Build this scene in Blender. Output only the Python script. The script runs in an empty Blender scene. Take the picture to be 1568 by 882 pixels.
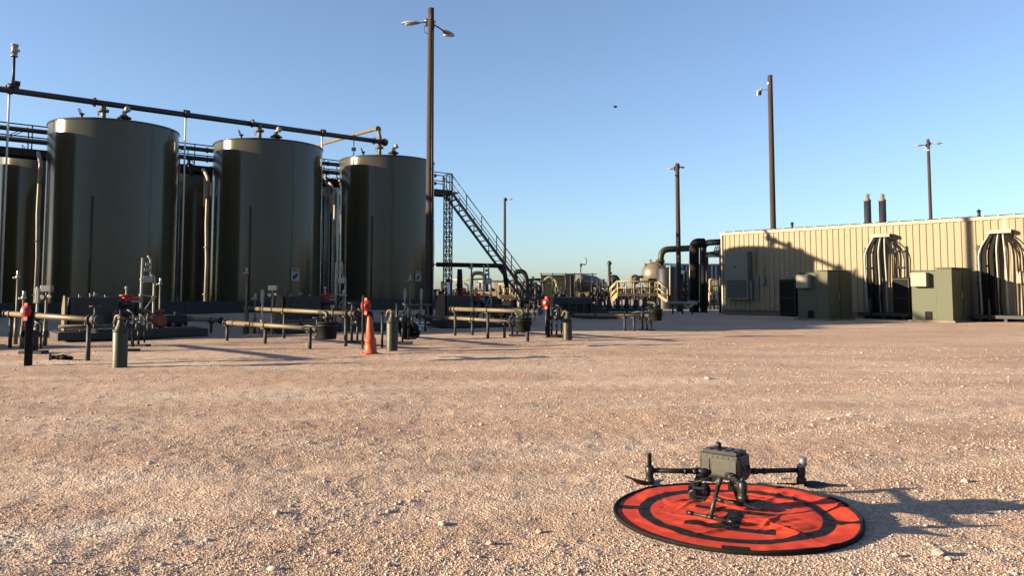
import bpy, math, random
import numpy as np
from math import radians, sin, cos, tan, pi, hypot, atan2
from mathutils import Vector, Matrix
random.seed(7); rng = np.random.default_rng(11)
S = bpy.context.scene
C = S.collection

# ------------------------------------------------------------------ camera, sky, sun, exposure
F, TH, HC = 1200.0, radians(3.7), 1.4          # focal length in photo pixels, upward tilt, eye height
CY = 444 - F * tan(TH)
cam_d = bpy.data.cameras.new('camera'); cam = bpy.data.objects.new('camera', cam_d); C.objects.link(cam)
cam.location = (0, 0, HC); cam.rotation_euler = (radians(90) + TH, 0, 0)
cam_d.sensor_width = 36; cam_d.lens = 36 * F / 1568; cam_d.shift_y = -(441 - CY) / 1568
cam_d.clip_start = .05; cam_d.clip_end = 9000
S.camera = cam
SUN_EL, SUN_AZ = radians(12.2), radians(191.7)  # azimuth measured from +X, anticlockwise, towards the sun
sd = Vector((cos(SUN_AZ) * cos(SUN_EL), sin(SUN_AZ) * cos(SUN_EL), sin(SUN_EL)))
W = bpy.data.worlds.new('World'); S.world = W; W.use_nodes = True
nt = W.node_tree; bg = nt.nodes['Background']
sky = nt.nodes.new('ShaderNodeTexSky'); sky.sky_type = 'NISHITA'; sky.sun_disc = False
sky.sun_elevation = SUN_EL; sky.sun_rotation = radians(90) - SUN_AZ
sky.air_density = 1.0; sky.dust_density = 1.3; sky.ozone_density = 4.0; sky.altitude = 900
hs = nt.nodes.new('ShaderNodeHueSaturation'); hs.inputs['Saturation'].default_value = .86; nt.links.new(sky.outputs[0], hs.inputs['Color'])
mg = nt.nodes.new('ShaderNodeMix'); mg.data_type = 'RGBA'; mg.blend_type = 'MULTIPLY'; mg.inputs['Factor'].default_value = 1; mg.inputs['B'].default_value = (1.0, .996, 1.0, 1)
nt.links.new(hs.outputs[0], mg.inputs['A']); nt.links.new(mg.outputs['Result'], bg.inputs[0]); bg.inputs[1].default_value = .063
sl = bpy.data.lights.new('sun', 'SUN'); so = bpy.data.objects.new('sun', sl); C.objects.link(so)
sl.energy = 5.0; sl.angle = radians(.5); sl.color = (1, .80, .56)
so.rotation_euler = sd.to_track_quat('Z', 'Y').to_euler()
S.view_settings.view_transform = 'Standard'; S.view_settings.look = 'None'
S.view_settings.gamma = 1; S.view_settings.use_curve_mapping = False
S.view_settings.exposure = 2.0

# ------------------------------------------------------------------ measuring helpers
def ray(px, py):
    u = (px - 784) / F; v = (CY - py) / F
    return u, cos(TH) - v * sin(TH), sin(TH) + v * cos(TH)
def G(px, py, z=0.0):                    # the point at height z seen at a photo pixel
    u, y, w = ray(px, py); t = (z - HC) / w
    return Vector((u * t, y * t, z))
def A(px, py, Y):                        # the point at depth Y
    u, y, w = ray(px, py); t = Y / y
    return Vector((u * t, Y, HC + w * t))
def Rr(px, py, D0, pz):                  # ground xy under a pixel column at depth Y
    p = A(px, py, D0); return Vector((p.x, p.y, pz))
RD = Vector((.77, .638, 0)).normalized(); PD = Vector((-RD.y, RD.x, 0))      # tank row direction and the one behind it
def ss(a, b, x): t = np.clip((x - a) / (b - a), 0, 1); return t * t * (3 - 2 * t)
def rise(x, y):
    q = PD.x * x + PD.y * y; p = RD.x * x + RD.y * y
    return .5 * ss(26.5, 30, q) * (1 - ss(25, 33, p)) * (1 - ss(60, 90, q))

# ------------------------------------------------------------------ value noise for the terrain
def vnoise(x, y, seed):
    xi = np.floor(x).astype(np.int64); yi = np.floor(y).astype(np.int64); fx = x - xi; fy = y - yi
    def h(a, b):
        n = (a * 374761393 + b * 668265263 + seed * 982451653) & 0xffffffff
        n = ((n ^ (n >> 13)) * 1274126177) & 0xffffffff
        return ((n ^ (n >> 16)) & 0xffff) / 32767.5 - 1
    u = fx * fx * (3 - 2 * fx); v = fy * fy * (3 - 2 * fy)
    return (h(xi, yi) * (1 - u) + h(xi + 1, yi) * u) * (1 - v) + (h(xi, yi + 1) * (1 - u) + h(xi + 1, yi + 1) * u) * v
PADC = (1.378, 4.961)
def height(x, y, fine=True):
    x = np.asarray(x, float); y = np.asarray(y, float); r = np.hypot(x, y)
    z = rise(x, y)
    near = np.clip(1.2 - r / 400, 0, 1)
    pad = .08 + .92 * ss(.7, 1.3, np.hypot(x - PADC[0], y - PADC[1]))
    z = z + pad * near * (.022 * vnoise(x / 3.1, y / 2.4, 1) + .013 * vnoise(x / .9 + 7, y / .8, 2))
    z = z + pad * near * .005 * vnoise(x / .33, y / .33 + 3, 3)
    # wheel tracks swinging across the yard
    for (a, b, c, w) in ((.42, 1, 5.1, .16), (.42, 1, 6.9, .16), (.16, 1, 9.3, .2), (.16, 1, 11.4, .2), (-.1, 1, 14.2, .25), (-.1, 1, 16.0, .25)):
        d = (-a * x + b * y - c + .25 * np.sin(x * .5 + c)) / hypot(a, 1)
        z = z - near * .012 * np.exp(-(d / w) ** 2) * (1 + .5 * vnoise(x * 1.3, y * 1.3, 9)) + near * .007 * np.exp(-((d - 2 * w) / (w * .7)) ** 2)
    if fine:
        z = z + pad * .0055 * vnoise(x / .11, y / .11, 4) * (1 - ss(14, 26, r))
        z = z + pad * .0030 * vnoise(x / .045, y / .045, 5) * (1 - ss(7, 13, r))
    return z
def gz(x, y): return float(height(np.array([x]), np.array([y]), False)[0])

# ------------------------------------------------------------------ materials
ALB = .72                                # all paints a little darker than first measured
def mat(name, c1, c2=None, rough=.6, metal=0, scale=3, stretch=(1, 1, 1), bump=0, bscale=40, coat=0, c3=None, s3=.8, t3=.62, detail=6, spec=.3, rv=1):
    m = bpy.data.materials.new(name); m.use_nodes = True; n = m.node_tree.nodes; l = m.node_tree.links
    b = n['Principled BSDF']; b.inputs['Specular IOR Level'].default_value = spec; b.inputs['Roughness'].default_value = rough; b.inputs['Metallic'].default_value = metal
    b.inputs['Coat Weight'].default_value = coat; b.inputs['Coat Roughness'].default_value = .12
    tc = n.new('ShaderNodeTexCoord'); mp = n.new('ShaderNodeMapping'); mp.inputs['Scale'].default_value = stretch
    l.new(tc.outputs['Object'], mp.inputs['Vector'])
    nz = n.new('ShaderNodeTexNoise'); nz.inputs['Scale'].default_value = scale; nz.inputs['Detail'].default_value = detail
    nz.inputs['Roughness'].default_value = .62
    l.new(mp.outputs[0], nz.inputs['Vector'])
    cr = n.new('ShaderNodeValToRGB'); cr.color_ramp.elements[0].position = .33; cr.color_ramp.elements[1].position = .68
    c2 = c2 or tuple(x * 1.35 for x in c1)
    c1 = tuple(x * ALB for x in c1); c2 = tuple(x * ALB for x in c2); c3 = c3 and tuple(x * ALB for x in c3)
    cr.color_ramp.elements[0].color = (*c1, 1); cr.color_ramp.elements[1].color = (*c2, 1)
    l.new(nz.outputs[0], cr.inputs[0]); col = cr.outputs[0]
    if c3:
        n3 = n.new('ShaderNodeTexNoise'); n3.inputs['Scale'].default_value = s3; n3.inputs['Detail'].default_value = 9; n3.inputs['Roughness'].default_value = .7
        l.new(mp.outputs[0], n3.inputs['Vector'])
        r3 = n.new('ShaderNodeValToRGB'); r3.color_ramp.elements[0].position = t3; r3.color_ramp.elements[1].position = t3 + .08
        l.new(n3.outputs[0], r3.inputs[0]); mx = n.new('ShaderNodeMix'); mx.data_type = 'RGBA'
        l.new(r3.outputs[0], mx.inputs['Factor']); l.new(col, mx.inputs['A']); mx.inputs['B'].default_value = (*c3, 1); col = mx.outputs['Result']
    l.new(col, b.inputs['Base Color'])
    rr = n.new('ShaderNodeMapRange'); rr.inputs['To Min'].default_value = max(rough - .1 * rv, .03); rr.inputs['To Max'].default_value = min(rough + .14 * rv, 1)
    l.new(nz.outputs[0], rr.inputs[0]); l.new(rr.outputs[0], b.inputs['Roughness'])
    if bump:
        nb = n.new('ShaderNodeTexNoise'); nb.inputs['Scale'].default_value = bscale; nb.inputs['Detail'].default_value = 4
        l.new(mp.outputs[0], nb.inputs['Vector'])
        bp = n.new('ShaderNodeBump'); bp.inputs['Strength'].default_value = 1; bp.inputs['Distance'].default_value = bump
        l.new(nb.outputs[0], bp.inputs['Height']); l.new(bp.outputs[0], b.inputs['Normal'])
    return m
M = dict(
    tank=mat('tank_paint', (.056, .052, .032), (.067, .062, .038), rough=.15, spec=.30, rv=.35, scale=1.1, stretch=(1, 1, .25), c3=(.05, .046, .03), s3=2.2, t3=.66),
    tan=mat('tan_paint', (.105, .08, .045), (.155, .12, .068), rough=.5, scale=6, c3=(.12, .06, .03), s3=9, t3=.66),
    olive=mat('olive_paint', (.024, .026, .012), (.038, .038, .020), rough=.5, scale=5, c3=(.10, .05, .025), s3=10, t3=.68),
    dark=mat('dark_steel', (.010, .011, .013), (.020, .020, .022), rough=.5, scale=5, spec=.3),
    skid=mat('skid_steel', (.022, .023, .025), (.034, .034, .034), rough=.6, scale=5, spec=.3, c3=(.06, .04, .025), s3=6, t3=.66),
    header=mat('header_paint', (.020, .022, .028), (.03, .032, .038), rough=.45, scale=4, spec=.35),
    wood=mat('creosoted_wood', (.024, .016, .012), (.058, .038, .028), rough=.85, scale=9, stretch=(1, 1, .07), bump=.012, bscale=14),
    galv=mat('galvanised_steel', (.20, .20, .19), (.32, .32, .30), rough=.42, metal=.6, scale=7),
    pale=mat('pale_grey_paint', (.26, .25, .22), (.36, .35, .31), rough=.5, scale=5, c3=(.3, .24, .18), s3=8, t3=.68),
    white=mat('white_paint', (.74, .73, .69), (.82, .81, .78), rough=.45, scale=6),
    red=mat('red_paint', (.30, .014, .012), (.42, .03, .022), rough=.4, scale=8),
    rust=mat('orange_brown_paint', (.17, .045, .018), (.26, .08, .03), rough=.55, scale=9, c3=(.08, .04, .02), s3=12, t3=.6),
    cone=mat('orange_plastic', (.36, .060, .015), (.45, .09, .024), rough=.5, scale=8),
    rubber=mat('black_rubber', (.006, .006, .006), (.013, .013, .012), rough=.75, scale=12, spec=.12),
    wall=mat('beige_wall_steel', (.235, .187, .112), (.27, .217, .135), rough=.6, scale=1.6, stretch=(1, 1, .3), c3=(.18, .13, .075), s3=1.3, t3=.63),
    trim=mat('cream_trim', (.30, .25, .17), (.36, .30, .21), rough=.5, scale=4),
    baseb=mat('base_beam_brown', (.13, .10, .07), (.19, .15, .10), rough=.6, scale=3, c3=(.3, .22, .15), s3=4, t3=.62),
    green=mat('cabinet_green', (.064, .074, .042), (.080, .089, .053), rough=.62, scale=1.6, bump=.006, bscale=1.7, c3=(.12, .115, .08), s3=3, t3=.68),
    label=mat('pale_panel', (.25, .23, .165), (.30, .27, .20), rough=.6, scale=5),
    acgrey=mat('unit_grey', (.14, .145, .125), (.17, .175, .15), rough=.5, scale=3),
    cream=mat('cream_yellow_paint', (.36, .29, .16), (.44, .36, .21), rough=.45, scale=5, c3=(.35, .22, .12), s3=9, t3=.68),
    vessel=mat('vessel_tan', (.11, .09, .06), (.15, .125, .082), rough=.30, scale=2, coat=.3, c3=(.08, .06, .04), s3=5, t3=.68),
    stair=mat('worn_grey_steel', (.05, .052, .055), (.085, .085, .085), rough=.55, scale=6),
    blue=mat('blue_grey_steel', (.035, .045, .075), (.05, .06, .09), rough=.6, scale=1.5),
    drone=mat('drone_grey', (.018, .0175, .014), (.026, .025, .020), rough=.45, scale=20, spec=.35, bump=.0006, bscale=300),
    dblack=mat('drone_black', (.007, .007, .008), (.013, .013, .013), rough=.4, scale=30, spec=.3),
    dbat=mat('drone_panel_grey', (.030, .029, .023), (.042, .040, .032), rough=.4, scale=20, spec=.35),
    glass=mat('dark_glass', (.01, .01, .012), (.015, .015, .02), rough=.06),
    lens=mat('lamp_lens', (.45, .45, .42), (.5, .5, .46), rough=.2),
)

# ------------------------------------------------------------------ mesh builder
def ortho(d):
    d = d.normalized(); a = Vector((0, 0, 1)) if abs(d.z) < .9 else Vector((1, 0, 0))
    u = d.cross(a).normalized(); return u, d.cross(u).normalized()
class MB:
    def __init__(s): s.v = []; s.f = []; s.sm = []
    def add(s, vs, fs, smooth=False):
        o = len(s.v); s.v += [Vector(p) for p in vs]; s.f += [tuple(i + o for i in f) for f in fs]; s.sm += [smooth] * len(fs); return s
    def box(s, c, size, rz=0, R=None):
        c = Vector(c); R = R or Matrix.Rotation(rz, 3, 'Z'); h = [x / 2 for x in size]
        vs = [c + R @ Vector((x * h[0], y * h[1], z * h[2])) for x in (-1, 1) for y in (-1, 1) for z in (-1, 1)]
        return s.add(vs, [(0, 1, 3, 2), (4, 6, 7, 5), (0, 4, 5, 1), (2, 3, 7, 6), (0, 2, 6, 4), (1, 5, 7, 3)])
    def beam(s, p0, p1, w, h=None):
        p0 = Vector(p0); p1 = Vector(p1); d = p1 - p0; h = h or w
        if d.length < 1e-6: return s
        x = d.normalized(); z = Vector((0, 0, 1)); z = (z - x * x.dot(z)); z = z.normalized() if z.length > .05 else Vector((0, 1, 0))
        y = z.cross(x); R = Matrix((x, y, z)).transposed()
        return s.box((p0 + p1) / 2, (d.length, w, h), R=R)
    def tube(s, p0, p1, r, r2=None, n=12, caps=True):
        p0 = Vector(p0); p1 = Vector(p1); r2 = r if r2 is None else r2; u, w = ortho(p1 - p0)
        vs = [];
        for p, q in ((p0, r), (p1, r2)):
            vs += [p + (u * cos(2 * pi * i / n) + w * sin(2 * pi * i / n)) * q for i in range(n)]
        s.add(vs, [(i, (i + 1) % n, n + (i + 1) % n, n + i) for i in range(n)], True)
        if caps:
            o = len(s.v) - 2 * n
            s.f += [tuple(o + i for i in reversed(range(n))), tuple(o + n + i for i in range(n))]; s.sm += [False, False]
        return s
    def pipe(s, pts, r, n=10, bend=None, seg=6, caps=True):
        pts = [Vector(p) for p in pts]; bend = r * 2.2 if bend is None else bend
        P = [pts[0]]
        for a, b, c in zip(pts, pts[1:], pts[2:]):
            d1 = (a - b); d2 = (c - b); k = min(bend, d1.length * .45, d2.length * .45)
            q0 = b + d1.normalized() * k; q2 = b + d2.normalized() * k
            if d1.normalized().dot(d2.normalized()) < -.995: P.append(b); continue
            P += [q0.lerp(b, t) .lerp(b.lerp(q2, t), t) for t in [i / seg for i in range(seg + 1)]]
        P.append(pts[-1]); T = [(P[min(i + 1, len(P) - 1)] - P[max(i - 1, 0)]).normalized() for i in range(len(P))]
        u, _ = ortho(T[0]); vs = []
        for p, t in zip(P, T):
            u = (u - t * t.dot(u)).normalized(); w = t.cross(u)
            vs += [p + (u * cos(2 * pi * i / n) + w * sin(2 * pi * i / n)) * r for i in range(n)]
        fs = [(k * n + i, k * n + (i + 1) % n, (k + 1) * n + (i + 1) % n, (k + 1) * n + i) for k in range(len(P) - 1) for i in range(n)]
        s.add(vs, fs, True)
        if caps:
            o = len(s.v) - n * len(P)
            s.f += [tuple(o + i for i in reversed(range(n))), tuple(len(s.v) - n + i for i in range(n))]; s.sm += [False, False]
        return s
    def lathe(s, o, prof, n=20, axis=(0, 0, 1), smooth=True):
        o = Vector(o); a = Vector(axis).normalized(); u, w = ortho(a); vs = []
        for r, z in prof: vs += [o + a * z + (u * cos(2 * pi * i / n) + w * sin(2 * pi * i / n)) * max(r, 1e-4) for i in range(n)]
        return s.add(vs, [(k * n + i, k * n + (i + 1) % n, (k + 1) * n + (i + 1) % n, (k + 1) * n + i) for k in range(len(prof) - 1) for i in range(n)], smooth)
    def sph(s, c, r, sc=(1, 1, 1), n=12, R=None):
        c = Vector(c); R = R or Matrix.Identity(3); m = n // 2; vs = []
        for k in range(m + 1):
            for i in range(n):
                t = pi * k / m; vs.append(c + R @ Vector((sin(t) * cos(2 * pi * i / n) * r * sc[0], sin(t) * sin(2 * pi * i / n) * r * sc[1], cos(t) * r * sc[2])))
        return s.add(vs, [(k * n + i, k * n + (i + 1) % n, (k + 1) * n + (i + 1) % n, (k + 1) * n + i) for k in range(m) for i in range(n)], True)
    def torus(s, c, Rm, r, axis=(0, 0, 1), n=20, m=8):
        c = Vector(c); a = Vector(axis).normalized(); u, w = ortho(a); vs = []
        for i in range(n):
            d = u * cos(2 * pi * i / n) + w * sin(2 * pi * i / n)
            vs += [c + d * (Rm + r * cos(2 * pi * j / m)) + a * r * sin(2 * pi * j / m) for j in range(m)]
        return s.add(vs, [(i * m + j, ((i + 1) % n) * m + j, ((i + 1) % n) * m + (j + 1) % m, i * m + (j + 1) % m) for i in range(n) for j in range(m)], True)
    def flange(s, c, axis, r, t=.03, bolts=True):
        c = Vector(c); a = Vector(axis).normalized(); s.tube(c - a * t / 2, c + a * t / 2, r, n=16)
        if bolts:
            u, w = ortho(a)
            for i in range(8):
                d = (u * cos(pi * i / 4) + w * sin(pi * i / 4)) * r * .8; s.tube(c + d - a * t, c + d + a * t, r * .09, n=6)
        return s
    def prism(s, poly, o, ax, ay, az, t):     # flat outline (x, y) in the ax/ay plane, thickness t along az
        o = Vector(o); n = len(poly); vs = [o + ax * x + ay * y + az * (k * t) for k in (0, 1) for x, y in poly]
        return s.add(vs, [tuple(reversed(range(n))), tuple(range(n, 2 * n))] + [(i, (i + 1) % n, n + (i + 1) % n, n + i) for i in range(n)])
ROOT = {}
def root(name, loc, label, cat, group=None, rz=0):
    o = bpy.data.objects.new(name, None); C.objects.link(o); o.location = loc; o.rotation_euler = (0, 0, rz)
    o.empty_display_size = .1
    o['label'] = label; o['category'] = cat
    if group: o['group'] = group
    ROOT[o] = Vector(loc); return o
def build(name, mb, m, parent=None, bevel=0, loc=None, label=None, local=False):
    off = ROOT[parent] if parent is not None else (Vector(loc) if loc is not None else Vector())
    if local: off = Vector()
    me = bpy.data.meshes.new(name); me.from_pydata([tuple(v - off) for v in mb.v], [], mb.f); me.update()
    me.polygons.foreach_set('use_smooth', mb.sm); me.materials.append(M[m] if isinstance(m, str) else m)
    o = bpy.data.objects.new(name, me); C.objects.link(o)
    if parent is not None: o.parent = parent; ROOT[o] = ROOT[parent]
    elif loc is not None: o.location = loc
    if bevel:
        b = o.modifiers.new('bevel', 'BEVEL'); b.width = bevel; b.segments = 2; b.limit_method = 'ANGLE'
    if label: o['label'] = label
    return o
def single(name, mb, m, loc, label, cat, group=None, bevel=0):
    o = build(name, mb, m, None, bevel, loc); o['label'] = label; o['category'] = cat
    if group: o['group'] = group
    return o
def dup(r, loc, label, rz=None):
    def cp(o, par):
        c = o.copy(); C.objects.link(c); c.parent = par
        for ch in o.children: cp(ch, c)
        return c
    c = r.copy(); C.objects.link(c); c.location = loc; c['label'] = label
    if rz is not None: c.rotation_euler = (0, 0, rz)
    for ch in r.children: cp(ch, c)
    return c
UP = Vector((0, 0, 1))

# ================================================================== GROUND
def build_ground():
    a1 = np.radians(np.linspace(-44, 44, 760)); a2 = np.radians(np.linspace(44, 316, 91))[1:-1]
    ang = np.concatenate([a1, a2])
    r = np.concatenate([np.linspace(.4, 2.4, 12), np.geomspace(2.5, 60, 760), np.geomspace(66, 6000, 40)])
    Rr_, An = np.meshgrid(r, ang, indexing='ij'); x = Rr_ * np.sin(An); y = Rr_ * np.cos(An)
    z = height(x, y)
    nr, na = x.shape
    co = np.stack([x, y, z], -1).reshape(-1, 3); co = np.vstack([co, [[0, 0, 0]]])
    i, j = np.meshgrid(np.arange(nr - 1), np.arange(na), indexing='ij'); j2 = (j + 1) % na
    q = np.stack([i * na + j, i * na + j2, (i + 1) * na + j2, (i + 1) * na + j], -1).reshape(-1, 4)[:, ::-1]
    me = bpy.data.meshes.new('ground'); nf = len(q) + na
    me.vertices.add(len(co)); me.vertices.foreach_set('co', co.ravel())
    tri = np.stack([np.full(na, len(co) - 1), (np.arange(na) + 1) % na, np.arange(na)], -1)
    me.loops.add(len(q) * 4 + na * 3); me.loops.foreach_set('vertex_index', np.concatenate([q.ravel(), tri.ravel()]).astype(np.int32))
    me.polygons.add(nf); st = np.concatenate([np.arange(len(q)) * 4, len(q) * 4 + np.arange(na) * 3]); me.polygons.foreach_set('loop_start', st.astype(np.int32))
    me.update(calc_edges=True); me.polygons.foreach_set('use_smooth', np.ones(nf, bool))
    m = bpy.data.materials.new('caliche'); m.use_nodes = True; n = m.node_tree.nodes; l = m.node_tree.links; b = n['Principled BSDF']
    b.inputs['Roughness'].default_value = .95; b.inputs['Specular IOR Level'].default_value = .15
    tc = n.new('ShaderNodeTexCoord')
    def noise(sc, det=5, rough=.6, st=(1, 1, 1)):
        mp = n.new('ShaderNodeMapping'); mp.inputs['Scale'].default_value = st; l.new(tc.outputs['Object'], mp.inputs[0])
        t = n.new('ShaderNodeTexNoise'); t.inputs['Scale'].default_value = sc; t.inputs['Detail'].default_value = det; t.inputs['Roughness'].default_value = rough
        l.new(mp.outputs[0], t.inputs['Vector']); return t.outputs[0]
    def ramp(src, *st):
        cr = n.new('ShaderNodeValToRGB'); e = cr.color_ramp.elements
        while len(e) < len(st): e.new(.5)
        for el, (p, c) in zip(e, st): el.position = p; el.color = (*c, 1)
        l.new(src, cr.inputs[0]); return cr.outputs[0]
    def mix(fa, a, b_, mode='MIX'):
        x_ = n.new('ShaderNodeMix'); x_.data_type = 'RGBA'; x_.blend_type = mode
        if isinstance(fa, float): x_.inputs['Factor'].default_value = fa
        else: l.new(fa, x_.inputs['Factor'])
        l.new(a, x_.inputs['A'])
        if isinstance(b_, tuple): x_.inputs['B'].default_value = (*b_, 1)
        else: l.new(b_, x_.inputs['B'])
        return x_.outputs['Result']
    big = ramp(noise(.22, 6, .6), (.33, (.33, .218, .150)), (.52, (.39, .268, .192)), (.68, (.44, .32, .24)))
    streak = ramp(noise(.5, 6, .65, (.35, 1.3, 1)), (.42, (0, 0, 0)), (.72, (1, 1, 1)))
    col = mix(streak, big, (.47, .38, .30))
    lane = ramp(noise(.9, 6, .6, (.16, 1.1, 1)), (.50, (0, 0, 0)), (.60, (.8, .8, .8)))
    col = mix(lane, col, (.35, .25, .182))
    sx = n.new('ShaderNodeSeparateXYZ'); l.new(tc.outputs['Object'], sx.inputs[0]); X, Y = sx.outputs[0], sx.outputs[1]
    def mth(op, a, b_=None, c=None):
        t = n.new('ShaderNodeMath'); t.operation = op
        for k, q in enumerate((a, b_, c)):
            if q is None: continue
            if isinstance(q, (int, float)): t.inputs[k].default_value = q
            else: l.new(q, t.inputs[k])
        return t.outputs[0]
    nzz = noise(2.2, 6, .7); tot = None
    for (a, c, w) in ((.42, 5.1, .2), (.42, 6.9, .2), (.16, 9.3, .26), (.16, 11.4, .26), (-.1, 14.2, .35), (-.1, 16.0, .35)):
        sn = mth('MULTIPLY', mth('SINE', mth('MULTIPLY_ADD', X, .5, c)), .25); d = mth('ABSOLUTE', mth('ADD', mth('SUBTRACT', mth('SUBTRACT', Y, c), mth('MULTIPLY', X, a)), sn))
        m_ = mth('MAXIMUM', mth('SUBTRACT', 1.0, mth('DIVIDE', d, w * 1.6)), 0.0); tot = m_ if tot is None else mth('MAXIMUM', tot, m_)
    tr_ = mth('MULTIPLY', tot, mth('MULTIPLY', nzz, .85)); col = mix(tr_, col, (.50, .41, .325))
    # chalky scrape at the near left
    d = mth('ABSOLUTE', mth('SUBTRACT', mth('SUBTRACT', Y, 5.95), mth('MULTIPLY', X, .50))); m_ = mth('MAXIMUM', mth('SUBTRACT', 1.0, mth('DIVIDE', d, .34)), 0.0)
    m_ = mth('MULTIPLY', m_, mth('MINIMUM', mth('MAXIMUM', mth('MULTIPLY_ADD', X, -1.2, -1.9), 0.0), 1.0)); m_ = mth('MINIMUM', mth('MULTIPLY', m_, mth('MULTIPLY', nzz, 1.7)), .62); col = mix(m_, col, (.54, .46, .39))
    grey = ramp(noise(.38, 7, .62, (.5, 1.2, 1)), (.56, (0, 0, 0)), (.78, (.75, .75, .75)))
    col = mix(grey, col, (.28, .222, .172))
    vo = n.new('ShaderNodeTexVoronoi'); vo.inputs['Scale'].default_value = 62; l.new(tc.outputs['Object'], vo.inputs['Vector'])
    sp = n.new('ShaderNodeSeparateColor'); l.new(vo.outputs['Color'], sp.inputs[0])
    grit = ramp(sp.outputs[0], (.0, (.55, .52, .50)), (.45, (.95, .95, .95)), (.86, (1.05, 1.05, 1.05)), (.97, (1.55, 1.5, 1.45)))
    col = mix(.8, col, grit, 'MULTIPLY')
    fine = ramp(noise(150, 3, .7), (.3, (.7, .7, .7)), (.7, (1.2, 1.2, 1.2))); col = mix(.7, col, fine, 'MULTIPLY')
    mid = ramp(noise(9, 5, .7), (.3, (.86, .86, .86)), (.7, (1.1, 1.09, 1.07))); col = mix(.6, col, mid, 'MULTIPLY')
    l.new(col, b.inputs['Base Color'])
    bp = n.new('ShaderNodeBump'); bp.inputs['Distance'].default_value = .006; bp.inputs['Strength'].default_value = .9
    l.new(noise(60, 5, .75), bp.inputs['Height'])
    for vs_, dist in ((48, .011), (95, .007)):
        vb = n.new('ShaderNodeTexVoronoi'); vb.feature = 'SMOOTH_F1'; vb.inputs['Smoothness'].default_value = .25; vb.inputs['Scale'].default_value = vs_; vb.inputs['Randomness'].default_value = 1; l.new(tc.outputs['Object'], vb.inputs['Vector'])
        b3 = n.new('ShaderNodeBump'); b3.invert = True; b3.inputs['Distance'].default_value = dist; b3.inputs['Strength'].default_value = .9; l.new(vb.outputs['Distance'], b3.inputs['Height'])
        l.new(bp.outputs[0], b3.inputs['Normal']); bp = b3
    bp2 = n.new('ShaderNodeBump'); bp2.inputs['Distance'].default_value = .014; bp2.inputs['Strength'].default_value = .7
    l.new(noise(7, 5, .7), bp2.inputs['Height']); l.new(bp.outputs[0], bp2.inputs['Normal'])
    l.new(bp2.outputs[0], b.inputs['Normal'])
    me.materials.append(m); o = bpy.data.objects.new('ground', me); C.objects.link(o); o['kind'] = 'structure'
build_ground()

def ico():
    import bmesh
    bm = bmesh.new(); bmesh.ops.create_icosphere(bm, subdivisions=1, radius=1)
    v = np.array([p.co[:] for p in bm.verts]); f = np.array([[q.index for q in p.verts] for p in bm.faces]); bm.free(); return v, f
M['stone'] = mat('pale_stone', (.40, .29, .215), (.64, .50, .40), rough=.95, scale=14, detail=2)
def build_gravel():
    v0, f0 = ico(); N = 140000
    # thicker towards the viewer, thinning with distance; patchy
    u = rng.random(N * 2); d = 1 / (1 / 3.0 - u * (1 / 3.0 - 1 / 22.0)); a = np.radians(rng.uniform(-41, 41, N * 2))
    x = d * np.sin(a); y = d * np.cos(a)
    keep = rng.random(N * 2) < np.clip(.62 + .7 * vnoise(x / 1.1, y / .8, 21) + .3 * vnoise(x / 4, y / 3, 22), .06, 1)
    keep &= np.hypot(x - PADC[0], y - PADC[1]) > .78
    keep &= (rise(x, y) < .02)
    x = x[keep][:N]; y = y[keep][:N]; d = d[keep][:N]; n = len(x)
    s = np.exp(rng.normal(0, .42, n)) * (.0021 + .00018 * d); s = np.minimum(s, .014)
    s = np.where(rng.random(n) < .012, s * rng.uniform(1.6, 3.0, n), s)
    z = height(x, y)
    V = v0[None] * (1 + rng.uniform(-.32, .32, (n, len(v0), 1)))
    V = V * s[:, None, None] * rng.uniform(.65, 1.3, (n, 1, 3)) * np.array([1.1, 1.1, .6])
    th = rng.uniform(0, 2 * pi, n); c, s_ = np.cos(th)[:, None], np.sin(th)[:, None]
    X = V[..., 0] * c - V[..., 1] * s_ + x[:, None]; Y = V[..., 0] * s_ + V[..., 1] * c + y[:, None]; Z = V[..., 2] + (z + s * .22)[:, None]
    co = np.stack([X, Y, Z], -1).reshape(-1, 3); fs = (f0[None] + (np.arange(n) * len(v0))[:, None, None]).reshape(-1, 3)
    me = bpy.data.meshes.new('gravel'); me.vertices.add(len(co)); me.vertices.foreach_set('co', co.ravel())
    me.loops.add(len(fs) * 3); me.loops.foreach_set('vertex_index', fs.ravel().astype(np.int32))
    me.polygons.add(len(fs)); me.polygons.foreach_set('loop_start', (np.arange(len(fs)) * 3).astype(np.int32))
    me.update(calc_edges=True); me.materials.append(M['stone'])
    o = bpy.data.objects.new('gravel', me); C.objects.link(o); o['kind'] = 'stuff'; o['label'] = 'loose pale gravel scattered over the tan yard'; o['category'] = 'gravel'
build_gravel()
v0_, f0_ = ico()
def stone(px, py, s, label):
    p = G(px, py); mb = MB(); vs = [(q[0] * s * random.uniform(.8, 1.3), q[1] * s * random.uniform(.7, 1.2), q[2] * s * random.uniform(.5, .8)) for q in v0_]
    z = gz(p.x, p.y); mb.add([Vector(q) + Vector((p.x, p.y, z + s * .3)) for q in vs], [tuple(f) for f in f0_])
    single('stone', mb, 'stone', (p.x, p.y, z), label, 'stone', 'larger stones lying loose on the gravel')
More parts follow.
